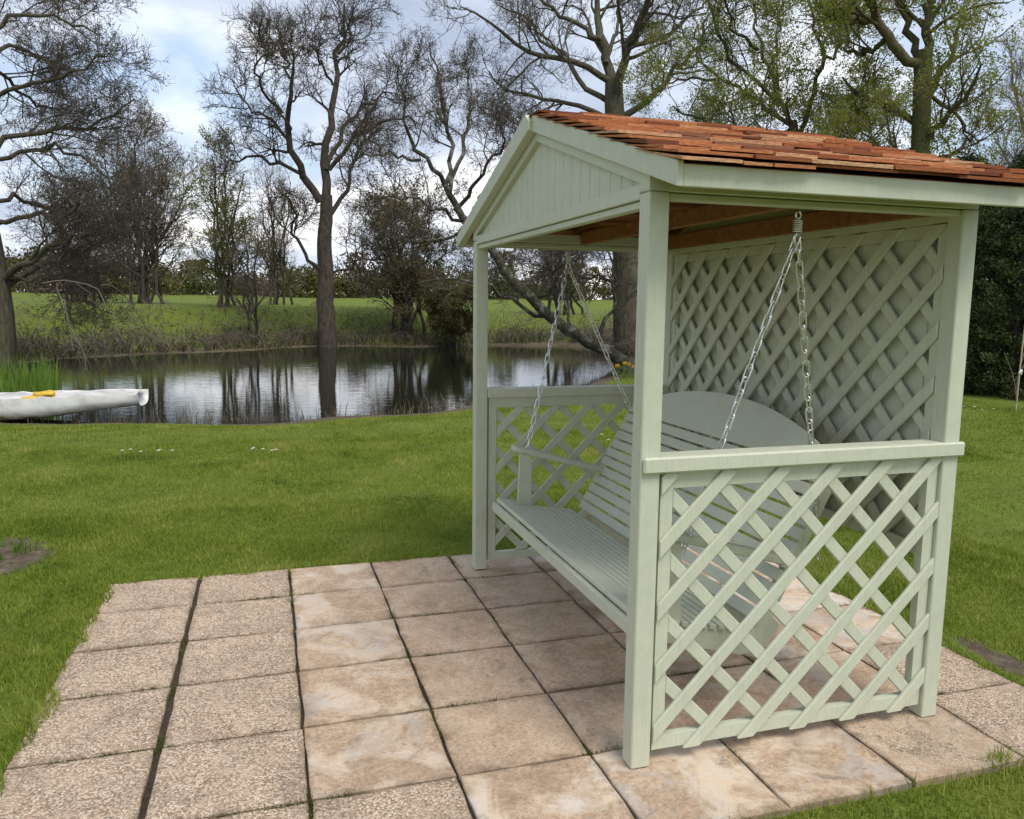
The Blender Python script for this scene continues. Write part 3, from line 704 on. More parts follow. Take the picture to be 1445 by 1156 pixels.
# --- bare tree standing at the far water edge
D1 = 36.5
tr = [limb([(463, 492), (460, 440), (460, 380), (459, 320), (461, 275)], D1, 0.43, 0.25, 0, 14, 0.03)]
spec = [([(452, 285), (422, 239), (401, 187), (398, 159), (412, 138), (413, 104), (415, 76)], .27, .05, -2.5),
 ([(460, 285), (458, 215), (464, 166), (472, 104), (479, 60), (486, 5)], .30, .05, 1.0),
 ([(460, 240), (480, 197), (500, 163), (531, 135), (552, 131)], .16, .04, 2.5),
 ([(464, 240), (504, 183), (538, 173), (563, 166), (590, 175)], .15, .04, -2.5),
 ([(465, 305), (490, 277), (497, 225), (514, 194), (538, 176)], .16, .04, 1.5),
 ([(455, 385), (426, 356), (412, 332), (422, 308), (408, 284), (388, 263)], .13, .04, -1.5),
 ([(424, 245), (381, 225), (346, 221), (318, 228)], .13, .035, 1.5),
 ([(400, 190), (375, 165), (350, 150), (330, 120)], .11, .03, 1.5),
 ([(398, 160), (372, 130), (362, 100), (375, 65)], .11, .03, -2),
 ([(413, 110), (395, 80), (398, 50)], .09, .03, 1.5), ([(470, 120), (450, 85), (440, 50)], .09, .03, -1.5),
 ([(476, 80), (492, 50), (498, 20)], .08, .03, 1), ([(470, 385), (514, 367), (545, 360)], .09, .03, 2)]
for px, a, b, ln in spec: tr.append(limb(px, D1, a * .68, b * .7, ln, 12, 0.10))
tree('bare_tree', 'tall bare tree with forked trunk rising from the far water edge of the pond', at(463, 490, D1), tr,
     [dict(n=8, length=(1.3, 3.0), ang=(30, 70), K=6, wig=.3, up=.08, r0=.55, rmin=.028), dict(n=6, length=(.8, 1.7), ang=(30, 65), K=5, wig=.3, up=.06, r0=.65, rmin=.017),
      dict(n=6, length=(.5, 1.1), K=4, wig=.3, up=.08, r0=.6, rmin=.010), dict(n=4, length=(.25, .6), K=3, wig=.25, up=.08, r0=.7, rmin=.0062)], BARK_DARK, TWIG)

# --- big spreading tree at the left bank
D2 = 24.5
tr = [limb([(-4, 525), (0, 460), (-4, 400), (-22, 340), (-36, 260), (-42, 120), (-48, -60)], D2, 0.42, 0.16, 0, 14, 0.02)]
spec = [([(4, 400), (10, 384), (52, 356), (104, 332), (145, 325)], .17, .04, -2), ([(0, 410), (55, 375), (90, 370), (128, 353), (170, 336)], .16, .04, 1.5),
 ([(-18, 320), (42, 304), (90, 308), (131, 280)], .12, .03, -2.5), ([(-26, 290), (10, 275), (55, 290), (95, 302), (130, 330)], .11, .03, 2),
 ([(-32, 215), (35, 189), (87, 182), (138, 173), (190, 140)], .13, .03, 1), ([(-30, 235), (30, 215), (60, 207), (97, 207), (122, 225), (150, 250)], .11, .03, -2),
 ([(-38, 130), (0, 55), (42, 66), (76, 90), (115, 115)], .12, .03, 2), ([(-38, 110), (-5, 30), (40, 10), (95, 30), (140, 50)], .12, .03, -1.5),
 ([(-42, 20), (-10, -30), (40, -40), (90, -20)], .12, .03, 2.5), ([(-35, 170), (10, 120), (60, 125), (110, 95), (150, 80)], .11, .03, -3),
 ([(-42, 60), (0, 100), (50, 150), (100, 150)], .1, .03, 3), ([(10, 392), (60, 398), (105, 392), (150, 405)], .09, .03, -1), ([(-38, 100), (-90, 40), (-140, 0)], .13, .03, 0), ([(-30, 250), (-90, 200), (-150, 190)], .13, .03, 0)]
for px, a, b, ln in spec: tr.append(limb(px, D2, a * .58, b * .6, ln, 12, 0.06))
tree('spreading_tree', 'broad tree with long low twiggy limbs behind the reeds on the pond bank', at(-2, 518, D2), tr,
     [dict(n=9, length=(1.1, 2.6), ang=(25, 65), K=6, wig=.22, up=.02, r0=.5, rmin=.013), dict(n=7, length=(.6, 1.4), ang=(25, 60), K=5, wig=.22, up=.05, r0=.6, rmin=.008),
      dict(n=6, length=(.35, .8), K=4, wig=.25, up=.06, r0=.6, rmin=.0055), dict(n=5, length=(.15, .45), K=3, wig=.25, up=.08, r0=.7, rmin=.0044)], BARK, TWIG, (1, .035, .02), leafmat=LEAF_BUD)
# pale dead twigs hanging from it over the water
tr = [limb([(60, 400), (100, 396), (140, 402), (152, 430), (165, 460), (178, 486)], 22.5, .018, .008, -1, 12, .03), limb([(142, 403), (160, 400), (180, 425), (200, 455), (225, 475)], 22.5, .015, .007, .5, 12, .03),
      limb([(80, 400), (95, 440), (100, 470), (118, 495)], 22.5, .018, .008, -.6, 12, .03), limb([(105, 398), (140, 430), (150, 470), (160, 505)], 22.5, .016, .007, .8, 12, .03)]
tree('dead_branch', 'pale dead branch drooping to the water beside the reeds', at(60, 402, 22.5), tr,
     [dict(n=8, length=(.5, 1.2), ang=(20, 50), K=5, wig=.2, up=-.15, r0=.6, rmin=.008), dict(n=5, length=(.2, .6), K=3, wig=.2, up=-.1, r0=.6, rmin=.006)], TWIG_BROWN, TWIG_PALE, cat='branch')

# --- leaning lichen tree whose stems reach over the pond
D3 = 26.0
tr = [limb([(884, 512), (860, 498), (834, 486), (795, 458), (751, 422), (723, 397), (700, 360), (676, 330), (654, 311), (639, 287), (628, 260)], D3, .21, .09, -1.0, 24, .03)]
spec = [([(790, 456), (751, 447), (731, 431), (709, 417), (685, 398), (640, 392), (590, 400)], .12, .03, -1.5), ([(846, 480), (862, 445), (870, 411), (868, 370), (850, 330)], .12, .03, 1),
 ([(628, 262), (611, 239), (594, 225), (576, 194), (570, 150), (560, 100)], .13, .03, -1.5), ([(628, 262), (635, 221), (639, 194), (625, 152), (621, 105), (606, 60)], .13, .03, 1),
 ([(635, 272), (663, 208), (656, 173), (666, 138), (650, 90)], .12, .03, 2.5), ([(642, 298), (663, 270), (687, 242), (704, 208), (715, 170)], .12, .03, -2),
 ([(654, 312), (620, 300), (585, 282), (550, 275), (520, 285)], .1, .03, -2), ([(676, 332), (640, 330), (600, 345), (560, 340), (525, 320)], .1, .03, 2),
 ([(723, 398), (720, 360), (735, 320), (770, 290)], .09, .03, 2), ([(751, 424), (780, 400), (800, 360), (830, 340)], .09, .03, -2), ([(594, 226), (560, 215), (530, 225), (500, 215)], .08, .03, 1.5),
 ([(806, 465), (800, 430), (790, 395), (760, 370)], .08, .02, 1)]
for px, a, b, ln in spec: tr.append(limb(px, D3, a * .62, b * .6, ln, 12, .07))
tree('leaning_tree', 'lichen covered tree leaning out over the pond with crooked upright stems', at(884, 512, D3), tr,
     [dict(n=8, length=(1.1, 2.6), ang=(25, 65), K=6, wig=.3, up=.18, r0=.5, rmin=.017), dict(n=6, length=(.6, 1.4), ang=(30, 65), K=5, wig=.32, up=.15, r0=.6, rmin=.010),
      dict(n=5, length=(.3, .8), K=4, wig=.3, up=.12, r0=.6, rmin=.0065), dict(n=5, length=(.15, .45), K=3, wig=.28, up=.1, r0=.7, rmin=.0046)], BARK_LICHEN, TWIG, (1, .04, .02), leafmat=LEAF_BUD)

# --- great tree behind the arbour roof
D4 = 29.5
tr = [limb([(888, 505), (886, 440), (884, 380), (880, 300), (872, 220), (866, 160), (866, 114)], D4, .57, .31, 0, 14, .02)]
spec = [([(866, 130), (850, 69), (839, 21), (846, -30)], .28, .10, 1), ([(866, 150), (872, 121), (884, 61), (909, 12), (930, -40)], .26, .1, -2),
 ([(865, 118), (808, 83), (763, 80), (722, 62), (694, 35), (650, 10)], .17, .03, -2.5), ([(866, 148), (820, 120), (790, 70), (750, 35), (700, 5)], .15, .03, 2.5),
 ([(868, 170), (820, 150), (770, 140), (720, 130), (690, 100)], .14, .03, 1), ([(872, 170), (921, 134), (953, 101), (985, 60), (1000, 20)], .18, .04, -1),
 ([(880, 70), (930, 60), (980, 20), (1010, -20)], .13, .03, 3), ([(847, 54), (800, 30), (760, -5), (730, -40)], .13, .03, -1), ([(872, 220), (820, 205), (770, 190), (720, 200)], .12, .03, -2),
 ([(884, 360), (850, 330), (810, 320), (770, 330)], .12, .03, -2), ([(884, 400), (850, 392), (815, 388), (780, 370)], .1, .03, 2), ([(886, 390), (915, 360), (950, 350)], .1, .03, 2), ([(855, 90), (870, 40), (880, -10)], .12, .04, 2)]
for px, a, b, ln in spec: tr.append(limb(px, D4, a * .72, b * .6, ln, 12, .07))
tree('great_tree', 'huge thick trunked bare tree standing behind the arbour roof beside the daffodils', at(888, 505, D4), tr,
     [dict(n=9, length=(1.6, 3.8), ang=(25, 65), K=6, wig=.26, up=.12, r0=.5, rmin=.018), dict(n=6, length=(.8, 1.9), ang=(30, 65), K=5, wig=.28, up=.12, r0=.6, rmin=.011),
      dict(n=6, length=(.4, 1.0), K=4, wig=.28, up=.12, r0=.6, rmin=.007), dict(n=4, length=(.2, .5), K=3, wig=.25, up=.1, r0=.7, rmin=.0055)], BARK, TWIG)

# --- two trees breaking into green leaf, right
D5 = 19.0
tr = [limb([(1296, 520), (1298, 330), (1299, 215), (1301, 134), (1304, 72)], D5, .21, .17, 0, 12, .02)]
spec = [([(1298, 105), (1289, 93), (1249, 53), (1232, 16), (1216, -25)], .11, .07, -1), ([(1300, 90), (1289, 61), (1269, 4), (1262, -40)], .085, .05, 1), ([(1302, 80), (1310, 30), (1306, -30)], .10, .05, 0),
 ([(1300, 150), (1330, 110), (1350, 60), (1360, 10)], .07, .02, 1), ([(1300, 200), (1335, 170), (1365, 130), (1385, 90)], .07, .02, -1), ([(1299, 230), (1340, 220), (1375, 190)], .06, .02, 1),
 ([(1299, 180), (1260, 150), (1225, 140), (1190, 110)], .08, .02, 1), ([(1298, 230), (1250, 210), (1210, 200)], .07, .02, -1), ([(1300, 130), (1340, 150), (1380, 200)], .05, .015, .5), ([(1235, 25), (1190, 30), (1150, 10)], .07, .02, -1), ([(1250, 55), (1215, 80), (1190, 70)], .06, .02, 1)]
for px, a, b, ln in spec: tr.append(limb(px, D5, a, b, ln, 12, .04))
tree('ivy_tree', 'mossy trunked tree with a snapped top and sparse young green leaves', at(1296, 520, D5), tr,
     [dict(n=7, length=(.9, 2.0), ang=(25, 65), K=6, wig=.2, up=.1, r0=.5, rmin=.011), dict(n=6, length=(.5, 1.1), ang=(25, 60), K=5, wig=.22, up=.06, r0=.6, rmin=.007), dict(n=5, length=(.25, .6), K=4, wig=.22, up=.05, r0=.6, rmin=.004)],
     BARK_MOSS, TWIG_BROWN, (13, .044, .05), leafmat=LEAF_SPRING)
ivy = bpy.data.objects.get('ivy_tree'); zz = RNG.uniform(.2, 8.2, 3000); aa = RNG.uniform(0, 6.283, 3000); bb = at(1297, 520, D5)
V, Q = leaf_quads(np.stack([bb[0] + np.cos(aa) * RNG.uniform(.2, .42, 3000), bb[1] + np.sin(aa) * RNG.uniform(.2, .42, 3000), zz], 1), .06); link('ivy', np_mesh('ivy', V, Q), LEAF_SPRING, ivy)
D6 = 21.5
tr = [limb([(1135, 520), (1132, 330), (1128, 230), (1120, 170)], D6, .15, .08, 0, 12, .02)]
spec = [([(1122, 190), (1090, 120), (1070, 60), (1060, -10)], .11, .03, 1.5), ([(1124, 200), (1150, 130), (1155, 70), (1140, 0)], .11, .03, -1.5), ([(1120, 180), (1060, 140), (1010, 110), (970, 60)], .10, .03, 2), ([(1125, 210), (1060, 190), (1000, 175), (950, 150)], .10, .03, -2),
 ([(1126, 220), (1180, 170), (1220, 130)], .09, .03, 2), ([(1100, 150), (1030, 80), (1000, 20), (985, -30)], .09, .03, -1), ([(1152, 100), (1190, 60), (1210, 10)], .08, .03, 1), ([(1085, 110), (1100, 50), (1110, -20)], .08, .03, 2.5), ([(1124, 230), (1040, 230), (960, 210)], .09, .03, 1), ([(1126, 240), (1190, 220), (1240, 200)], .08, .03, -1),
 ([(1070, 70), (1030, 40), (1020, -10)], .07, .03, -2), ([(1010, 112), (960, 110), (925, 130)], .06, .02, 2), ([(1128, 270), (1085, 205), (1060, 165)], .08, .03, 1), ([(1128, 275), (1170, 205), (1195, 150)], .08, .03, -1), ([(1128, 265), (1030, 205), (965, 185)], .08, .03, 2.5), ([(1128, 280), (1110, 200), (1115, 140)], .08, .03, -2.5), ([(1128, 260), (1210, 210), (1260, 170)], .08, .03, 2.5)]
for px, a, b, ln in spec: tr.append(limb(px, D6, a * .6, b * .6, ln, 12, .06))
tree('budding_tree', 'dense branched tree hazed with fresh green leaf above the shingle roof', at(1135, 520, D6), tr,
     [dict(n=10, length=(1.0, 2.1), ang=(25, 70), K=6, wig=.25, up=.08, r0=.5, rmin=.012), dict(n=7, length=(.5, 1.2), ang=(25, 65), K=5, wig=.25, up=.05, r0=.6, rmin=.008), dict(n=5, length=(.25, .65), K=4, wig=.25, up=.03, r0=.6, rmin=.005)],
     BARK_DARK, TWIG, (12, .044, .06), leafmat=LEAF_SPRING)
# --- pale bare tree far right
D7 = 40
tr = [limb([(1475, 470), (1472, 330), (1470, 240)], D7, .3, .2, 0, 10, .02)]
for px in ([(1471, 270), (1450, 200), (1435, 140), (1428, 95)], [(1471, 290), (1430, 240), (1405, 200)], [(1470, 250), (1470, 170), (1465, 90)], [(1472, 270), (1500, 190), (1520, 120)], [(1471, 300), (1425, 275), (1395, 255)], [(1471, 250), (1455, 160), (1450, 100)]): tr.append(limb(px, D7, .1, .03, RNG.uniform(-1.5, 1.5), 10, .05))
tree('pale_tree', 'pale grey bare tree far beyond the dark hedge', at(1475, 470, D7), tr,
     [dict(n=9, length=(1.2, 2.6), ang=(20, 45), K=5, wig=.18, up=.25, r0=.5, rmin=.016), dict(n=7, length=(.8, 1.6), ang=(20, 45), K=4, wig=.18, up=.2, r0=.6, rmin=.011), dict(n=6, length=(.5, 1.0), K=3, wig=.18, up=.2, r0=.6, rmin=.008)], TWIG_PALE, TWIG_PALE)

# --- shrubs, small trees and hedgerow beyond the pond
def bush(name, label, px, dist, hgt, wid, n, bark, twig, leaf=None, leafmat=None, stems=7, group=None, spread=0.5, fine=1.0):
    b = at(px, 440, dist); b[2] = float(height(np.array([[b[0], b[1]]]))[0]) - 0.1
    limbs = []
    for k in range(stems):
        a = RNG.uniform(0, 2 * np.pi); s = RNG.uniform(0.15, spread) * wid; h = hgt * RNG.uniform(.6, .95)
        top = b + np.array([math.cos(a) * s, math.sin(a) * s, h]); mid = b + np.array([math.cos(a) * s * .35, math.sin(a) * s * .35, h * .5])
        st = b + np.array([math.cos(a), math.sin(a), 0]) * wid * 0.30 * RNG.random()
        r = min(hgt * .014, .09); limbs.append((resample([st, mid, top], 10, hgt * .012), np.linspace(r, r * .3, 10)))
    limbs = [limbs[0]] + limbs
    hgt_ = hgt
    f = fine
    return tree(name, label, b, limbs, [dict(n=n[0], length=(hgt * .22, hgt * .45), ang=(20, 60), t=(.15, 1), K=5, wig=.2, up=.12, r0=.55, rmin=.018 * f), dict(n=n[1], length=(hgt * .12, hgt * .25), ang=(20, 60), K=4, wig=.22, up=.08, r0=.6, rmin=.012 * f),
                                        dict(n=n[2], length=(hgt * .06, hgt * .13), K=3, wig=.22, up=.05, r0=.6, rmin=.009 * f)], bark, twig, leaf, leafmat=leafmat, group=group, trunk_sides=6, cat='tree' if hgt > 3.5 else 'shrub')
bush('thicket_tree', 'dense brown bare thicket tree beyond the pond, broader than the willow next to it', 205, 47, 9.0, 5.4, (11, 8, 8), BARK_DARK, TWIG_BROWN, (1, .09, .05), LEAF_BUD, 12)
bush('thicket_tree', 'low brown bare thicket between the spreading tree and the broad brown thicket', 120, 52, 5.6, 5.0, (8, 7, 6), BARK_DARK, TWIG_BROWN, None, None, 9)
bush('willow_tree', 'narrow willow hazed yellow green between the broad brown thicket and the forked bare tree', 318, 42, 7.6, 3.0, (9, 7, 7), BARK_MOSS, TWIG_BROWN, (4, .075, .06), LEAF_SPRING, 5, None, .42)
bush('hawthorn_tree', 'bushy olive leaved hawthorn at the water edge beside the forked bare tree', 575, 39, 7.0, 4.6, (9, 8, 7), BARK_DARK, TWIG_BROWN, (4, .08, .06), LEAF_OLIVE, 11)
bush('hawthorn_tree', 'rounded yellow olive bush low on the far bank next to the arbour post', 640, 37, 2.9, 3.2, (9, 8, 6), BARK_DARK, TWIG_BROWN, (7, .08, .05), LEAF_OLIVE, 9)
bush('thicket_tree', 'brown bare thicket seen through the arbour opening past the pond', 790, 46, 6.5, 6.0, (8, 6, 6), BARK_DARK, TWIG_BROWN, (1, .09, .05), LEAF_BUD, 10)
bush('thicket_tree', 'thin grey bare sapling tree between the willow and the forked bare tree', 392, 50, 8.0, 3.2, (8, 6, 6), BARK_DARK, TWIG_BROWN, None, None, 6)
bush('waterside_tree', 'slim bare tree leaning on the bank between the willow and the forked trunk', 357, 35.5, 5.5, 2.0, (7, 6, 5), BARK_DARK, TWIG, None, None, 3, None, .35)
# far hedgerow along the field
def far_bush(px, dist, h, w_, mat, label):
    b = at(px, 430, dist); b[2] = float(height(np.array([[b[0], b[1]]]))[0]) - .1
    t = tag(empty('hedgerow_bush', tuple(b)), label, 'bush', 'hedgerow bushes along the far field')
    st = [resample([b + np.array([RNG.normal() * w_ * .15, RNG.normal() * .5, 0]), b + np.array([RNG.normal() * w_ * .3, RNG.normal() * .8, h * RNG.uniform(.7, 1.1)])], 5, .08) for _ in range(9)]
    P = np.stack(st); R = np.tile(np.linspace(.09, .03, 5), (9, 1)); V, Q = tubes(P, R, 4); c1 = (V, Q)
    P2, R2 = grow(P, R, 9, (h * .25, h * .5), K=4, wig=.25, up=.1, rmin=.03); V, Q = join([c1, tubes(P2, R2, 3)]); link('branches', np_mesh('branches', V, Q), TWIG_BROWN, t)
    m = 2000; zz = RNG.random(m) ** .9; rr = np.sqrt(RNG.random(m)) * (1 - zz ** 3 * .75); th = RNG.uniform(0, 6.283, m)
    lump = 1 + .22 * np.sin(th * 3 + px) + .15 * np.sin(zz * 9 + px * .7)
    c = b + np.stack([np.cos(th) * rr * w_ * .55 * lump, np.sin(th) * rr * 1.6, zz * h * lump], 1); V, Q = leaf_quads(c, .28); link('leaves', np_mesh('leaves', V, Q), mat, t)
for k, px in enumerate(np.linspace(-70, 980, 40)):
    tall = k % 4 == 1
    far_bush(px + RNG.uniform(-10, 10), RNG.uniform(86, 112), RNG.uniform(3.8, 5.2) if tall else RNG.uniform(2.2, 3.6), RNG.uniform(3.5, 5) if tall else RNG.uniform(5.5, 8), (LEAF_BUD, LEAF_OLIVE, LEAF_BRAMBLE)[k % 3],
             ('tall brown twiggy bush in the far hedgerow', 'tall olive bush standing above the far hedgerow', 'tall dull green bush standing above the far hedgerow')[k % 3] if tall else ('low brown twiggy bush in the far field hedgerow', 'low olive bush in the far field hedgerow', 'low dull green bush in the far field hedgerow')[k % 3])

# --- conifer hedge right of the arbour
def conifer_meshes(hgt, rad):
    tk = resample([(0, 0, 0), (0, 0, hgt * .95)], 6); V, Q = tubes(tk[None], np.linspace(.14, .02, 6)[None], 7); m1 = np_mesh('trunk', V, Q, smooth=True)
    m = 1300; z = RNG.uniform(0.02, 1, m) ** 1.15; th = RNG.uniform(0, 2 * np.pi, m); rr = rad * (1 - z ** 2.2) ** .6 * RNG.uniform(.62, 1.08, m)
    tip = np.stack([np.cos(th) * rr, np.sin(th) * rr, z * hgt], 1); root = np.stack([np.cos(th) * rr * .25, np.sin(th) * rr * .25, np.maximum(z * hgt - rr * .25, .05)], 1)
    P = np.stack([root, root * .45 + tip * .55 + np.array([0, 0, .06]), tip], 1); V, Q = tubes(P, np.tile([.012, .008, .004], (m, 1)), 3); m2 = np_mesh('branches', V, Q)
    V, Q = leaves_on(P[:, 1:], 60, .048, .07); m3 = np_mesh('foliage', V, Q)
    for me_, mt in ((m1, BARK_DARK), (m2, BARK_DARK), (m3, LEAF_DARK)): me_.materials.append(mt)
    return m1, m2, m3
CON = conifer_meshes(4.7, 1.6)
def conifer(px, dist, sc, rz, label):
    b = at(px, 552, dist); b[2] = -0.06
    t = tag(empty('conifer_tree', tuple(b)), label, 'conifer'); t.rotation_euler = (0, 0, rz); t.scale = (sc, sc, sc)
    for nme, me_ in zip(('trunk', 'branches', 'foliage'), CON): o = bpy.data.objects.new(nme, me_); col.objects.link(o); o.parent = t
conifer(1425, 18.3, .97, 0.0, 'dark green conifer in the hedge, next to the staked sapling')
conifer(1340, 19.2, 1.0, 2.0, 'dark green hedge conifer half hidden by the arbour back panel')
conifer(1490, 19.6, 1.05, 4.0, 'dark green hedge conifer beyond the staked sapling, away from the arbour')

# ------------------------------------------------------------------ small things
# staked sapling on the lawn
b = at(1434, 574, 15.2); b[2] = -0.03
t = tag(empty('staked_sapling', tuple(b)), 'thin staked sapling with a pale tie on the lawn before the hedge', 'sapling')
V, Q = tubes(resample([b, b + np.array([0.0, 0, .8]), b + np.array([0.03, 0, 1.62])], 6)[None], np.full((1, 6), .012), 6); link('stake', np_mesh('stake', V, Q), m_plain('pale_cane', (.45, .38, .25)), t)
V, Q = tubes(np.stack([resample([b + np.array([0, 0, .1]), b + np.array([-.06, 0, .5]), b + np.array([s, 0.05, .95])], 6) for s in (-.3, .12, .25)]), np.full((3, 6), .009), 4); link('stem', np_mesh('stem', V, Q), TWIG_BROWN, t)
V, Q = tubes(resample([b + np.array([-.03, -.02, .62]), b + np.array([.02, -.03, .70]), b + np.array([.03, 0, .60])], 6)[None], np.full((1, 6), .016), 5); link('tie', np_mesh('tie', V, Q), m_plain('white_tie', (.7, .7, .68)), t)

# boat on the shore
HULLM = Mat('weathered_white_hull', .55, .35); q_ = HULLM.pos()
nz = HULLM.noise(q_, 2.6, 6, .6, .5); c_ = HULLM.ramp(nz, [(.3, (.55, .52, .48)), (.5, (.84, .83, .80)), (.7, (.90, .89, .87))])
sepz = HULLM.n('ShaderNodeSeparateXYZ'); HULLM.l(q_, sepz.inputs[0])
grime = HULLM.math('SUBTRACT', HULLM.math('ADD', HULLM.math('MULTIPLY', sepz.outputs[2], -3.2), HULLM.math('MULTIPLY', HULLM.noise(q_, 7, 4, .6), .8)), 0.62)
HULLM.color(HULLM.mix(HULLM.ramp(grime, [(.45, 0.0), (.7, .85)]), c_, (.22, .16, .08))); HULLM.bump(nz, .4, .03)
b = np.array([-4.98, 12.35, WZ]); ang = RAD(-4); ca, sa = math.cos(ang), math.sin(ang)
boat = tag(empty('dinghy', tuple(b)), 'old white stained dinghy beached at the pond edge in front of reeds', 'boat')
def hull_pt(s, w_, z): 
    x = (s - .5) * 3.6; return (b[0] + ca * x - sa * w_, b[1] + sa * x + ca * w_, b[2] + z)
ns, nr = 26, 14; V = []
for i in range(ns):
    s = i / (ns - 1); wd = .58 * (1 - .30 * abs(2 * s - 1) ** 7) * (1 - .08 * s); keel = .02 + .20 * sst(.40, 1.0, s) ** 1.3; top = .37 + .07 * s
    for j in range(nr):
        a = math.pi * j / (nr - 1); cx_ = math.cos(a); sn = math.sin(a)
        V.append(hull_pt(s, -wd * math.copysign(abs(cx_) ** .45, cx_), top - (top - keel) * sn ** .6 + RNG.normal() * .006))
ids = np.arange(ns * nr).reshape(ns, nr); Q = np.stack([ids[:-1, :-1], ids[1:, :-1], ids[1:, 1:], ids[:-1, 1:]], -1).reshape(-1, 4)
caps = []
for i in (0, ns - 1): caps += [(ids[i, 0], ids[i, j], ids[i, j + 1]) for j in range(1, nr - 1)]
link('hull', np_mesh('hull', V, Q, caps, smooth=True), HULLM.m, boat)
rim = [V[ids[i, 0]] for i in range(ns)] + [V[ids[i, -1]] for i in range(ns - 1, -1, -1)]; rim.append(rim[0])
Vt, Qt = tubes(np.array([rim]), np.full((1, len(rim)), .026), 7); link('gunwale', np_mesh('gunwale', Vt, Qt, smooth=True), HULLM.m, boat)
dk = []; nd = 9
for i in range(1, ns - 1):
    a, c = np.array(V[ids[i, 0]]), np.array(V[ids[i, -1]])
    for j in range(nd):
        t_ = j / (nd - 1); pnt = a * (1 - t_) + c * t_; pnt[2] -= .05 * math.sin(math.pi * t_) + RNG.uniform(0, .02); dk.append(pnt)
idd = np.arange((ns - 2) * nd).reshape(ns - 2, nd); Qd = np.stack([idd[:-1, :-1], idd[1:, :-1], idd[1:, 1:], idd[:-1, 1:]], -1).reshape(-1, 4)
link('cover', np_mesh('cover', dk, Qd, smooth=True), m_plain('pale_cover', (.56, .53, .50), .8, .2, 0, .45, 3), boat)
YEL = m_plain('yellow_plastic', (.62, .40, .04), .5, .4, 0, .25, 14)
yb = np.array(hull_pt(.60, -.42, .43)); yt = tag(empty('yellow_bundle', tuple(yb)), 'crumpled yellow bundle lying on the edge of the white dinghy', 'bundle')
for (ox, oy, oz, sx, sy, sz) in ((0.07, .06, .03, .17, .12, .05), (-.12, -.04, -.03, .12, .08, .04)):
    bm = bmesh.new(); bmesh.ops.create_icosphere(bm, subdivisions=2, radius=1)
    for v_ in bm.verts:
        k_ = 1 + .25 * math.sin(v_.co.x * 5 + v_.co.y * 3) + rg.uniform(-.08, .08)
        v_.co = Vector((yb[0] + ox + v_.co.x * sx * k_, yb[1] + oy + v_.co.y * sy * k_, yb[2] + oz + v_.co.z * sz * k_))
    link('fold', bm_mesh('fold', bm), YEL, yt)

# blades: grass, reeds, stems
def blades(base, hgt, wid, lean=.35, segs=1):
    m = len(base); a = RNG.uniform(0, 2 * np.pi, m); dv = np.stack([np.cos(a), np.sin(a), np.zeros(m)], 1); b2 = RNG.uniform(0, 2 * np.pi, m)
    ld = np.stack([np.cos(b2), np.sin(b2), np.zeros(m)], 1); h = (hgt * RNG.uniform(.55, 1.25, m))[:, None]; w_ = (wid * np.ones(m))[:, None]; ln = RNG.uniform(.05, lean, m)[:, None] * h
    up = np.array([0, 0, 1.0])
    if segs == 1:
        V = np.stack([base - dv * w_, base + dv * w_, base + up * h + ld * ln], 1).reshape(-1, 3); return V, None, np.arange(3 * m).reshape(m, 3)
    mid = base + up * h * .55 + ld * ln * .3
    V = np.stack([base - dv * w_, base + dv * w_, mid + dv * w_ * .85, mid - dv * w_ * .85, base + up * h + ld * ln], 1).reshape(-1, 3)
    i = np.arange(m)[:, None] * 5; return V, i + np.array([[0, 1, 2, 3]]), i + np.array([[3, 2, 4]])
PX0, PX1, PY0, PY1 = UC[0], UC[-1], VR[-1], VR[0]
def patio_sd(P):
    dx_ = np.maximum(PX0 - P[:, 0], P[:, 0] - PX1); dy_ = np.maximum(-0.335 + (0.47) * (P[:, 0] < -0.59) * -1 - P[:, 1], P[:, 1] - PY1)
    return np.maximum(dx_, dy_)
def scatter(x0, x1, y0, y1, n): return np.column_stack([RNG.uniform(x0, x1, n), RNG.uniform(y0, y1, n)])
def edge_noise(P): return 0.55 * ( .035 * np.sin(P[:, 0] * 7 + 2 * np.sin(P[:, 1] * 3.1)) + .03 * np.sin(P[:, 1] * 9 + P[:, 0] * 2) + .02 * np.sin((P[:, 0] + P[:, 1]) * 21))
def in_view(P, pad=60):
    q = np.column_stack([P, np.zeros(len(P))]) - CAM; dz = q @ FWD; x = 722.5 + FPX * (q @ RIGHT) / dz; y = 578 - FPX * (q @ UP) / dz
    return (dz > .3) & (x > -pad) & (x < 1445 + pad) & (y < 1156 + pad)
cand = []
for (rx0, rx1, ry0, ry1, dens) in ((-3.6, 3.6, -1.2, 4.2, 8000), (-5.5, 6.5, 4.2, 7.5, 3200), (-7, 11, 7.5, 12.5, 1100), (3.6, 12, -1, 7.5, 1300), (2, 15, 12.5, 19, 320)):
    n = int((rx1 - rx0) * (ry1 - ry0) * dens); cand.append(np.column_stack([scatter(rx0, rx1, ry0, ry1, n)]))
G = np.concatenate(cand); G = G[in_view(G)]
sd_p = patio_sd(G); en = edge_noise(G); front = (G[:, 1] < 0.3) & (G[:, 0] > -0.6); G = G[np.where(front, sd_p > np.where(en > .018, -.05, .004), sd_p - en > -.035)]; s_ = soil_amt(G); G = G[RNG.random(len(G)) > s_ * 1.15]; G = G[sdf_poly(G, SHORE) > .35]
dist = np.hypot(G[:, 0] - CAM[0], G[:, 1] - CAM[1]); zb = np.where(patio_sd(G) < 0.005, -0.004, height(G) - .004)
near_edge = np.clip(1 - patio_sd(G) / .12, 0, 1)
V, Qd, T = blades(np.column_stack([G, zb]), (.034 + .016 * near_edge) * (1 + .35 * np.sin(G[:, 0] * 2.1 + 1.7 * np.sin(G[:, 1] * 1.9)) * np.sin(G[:, 1] * 2.7 + G[:, 0])), .0016 + .00042 * dist, .9)
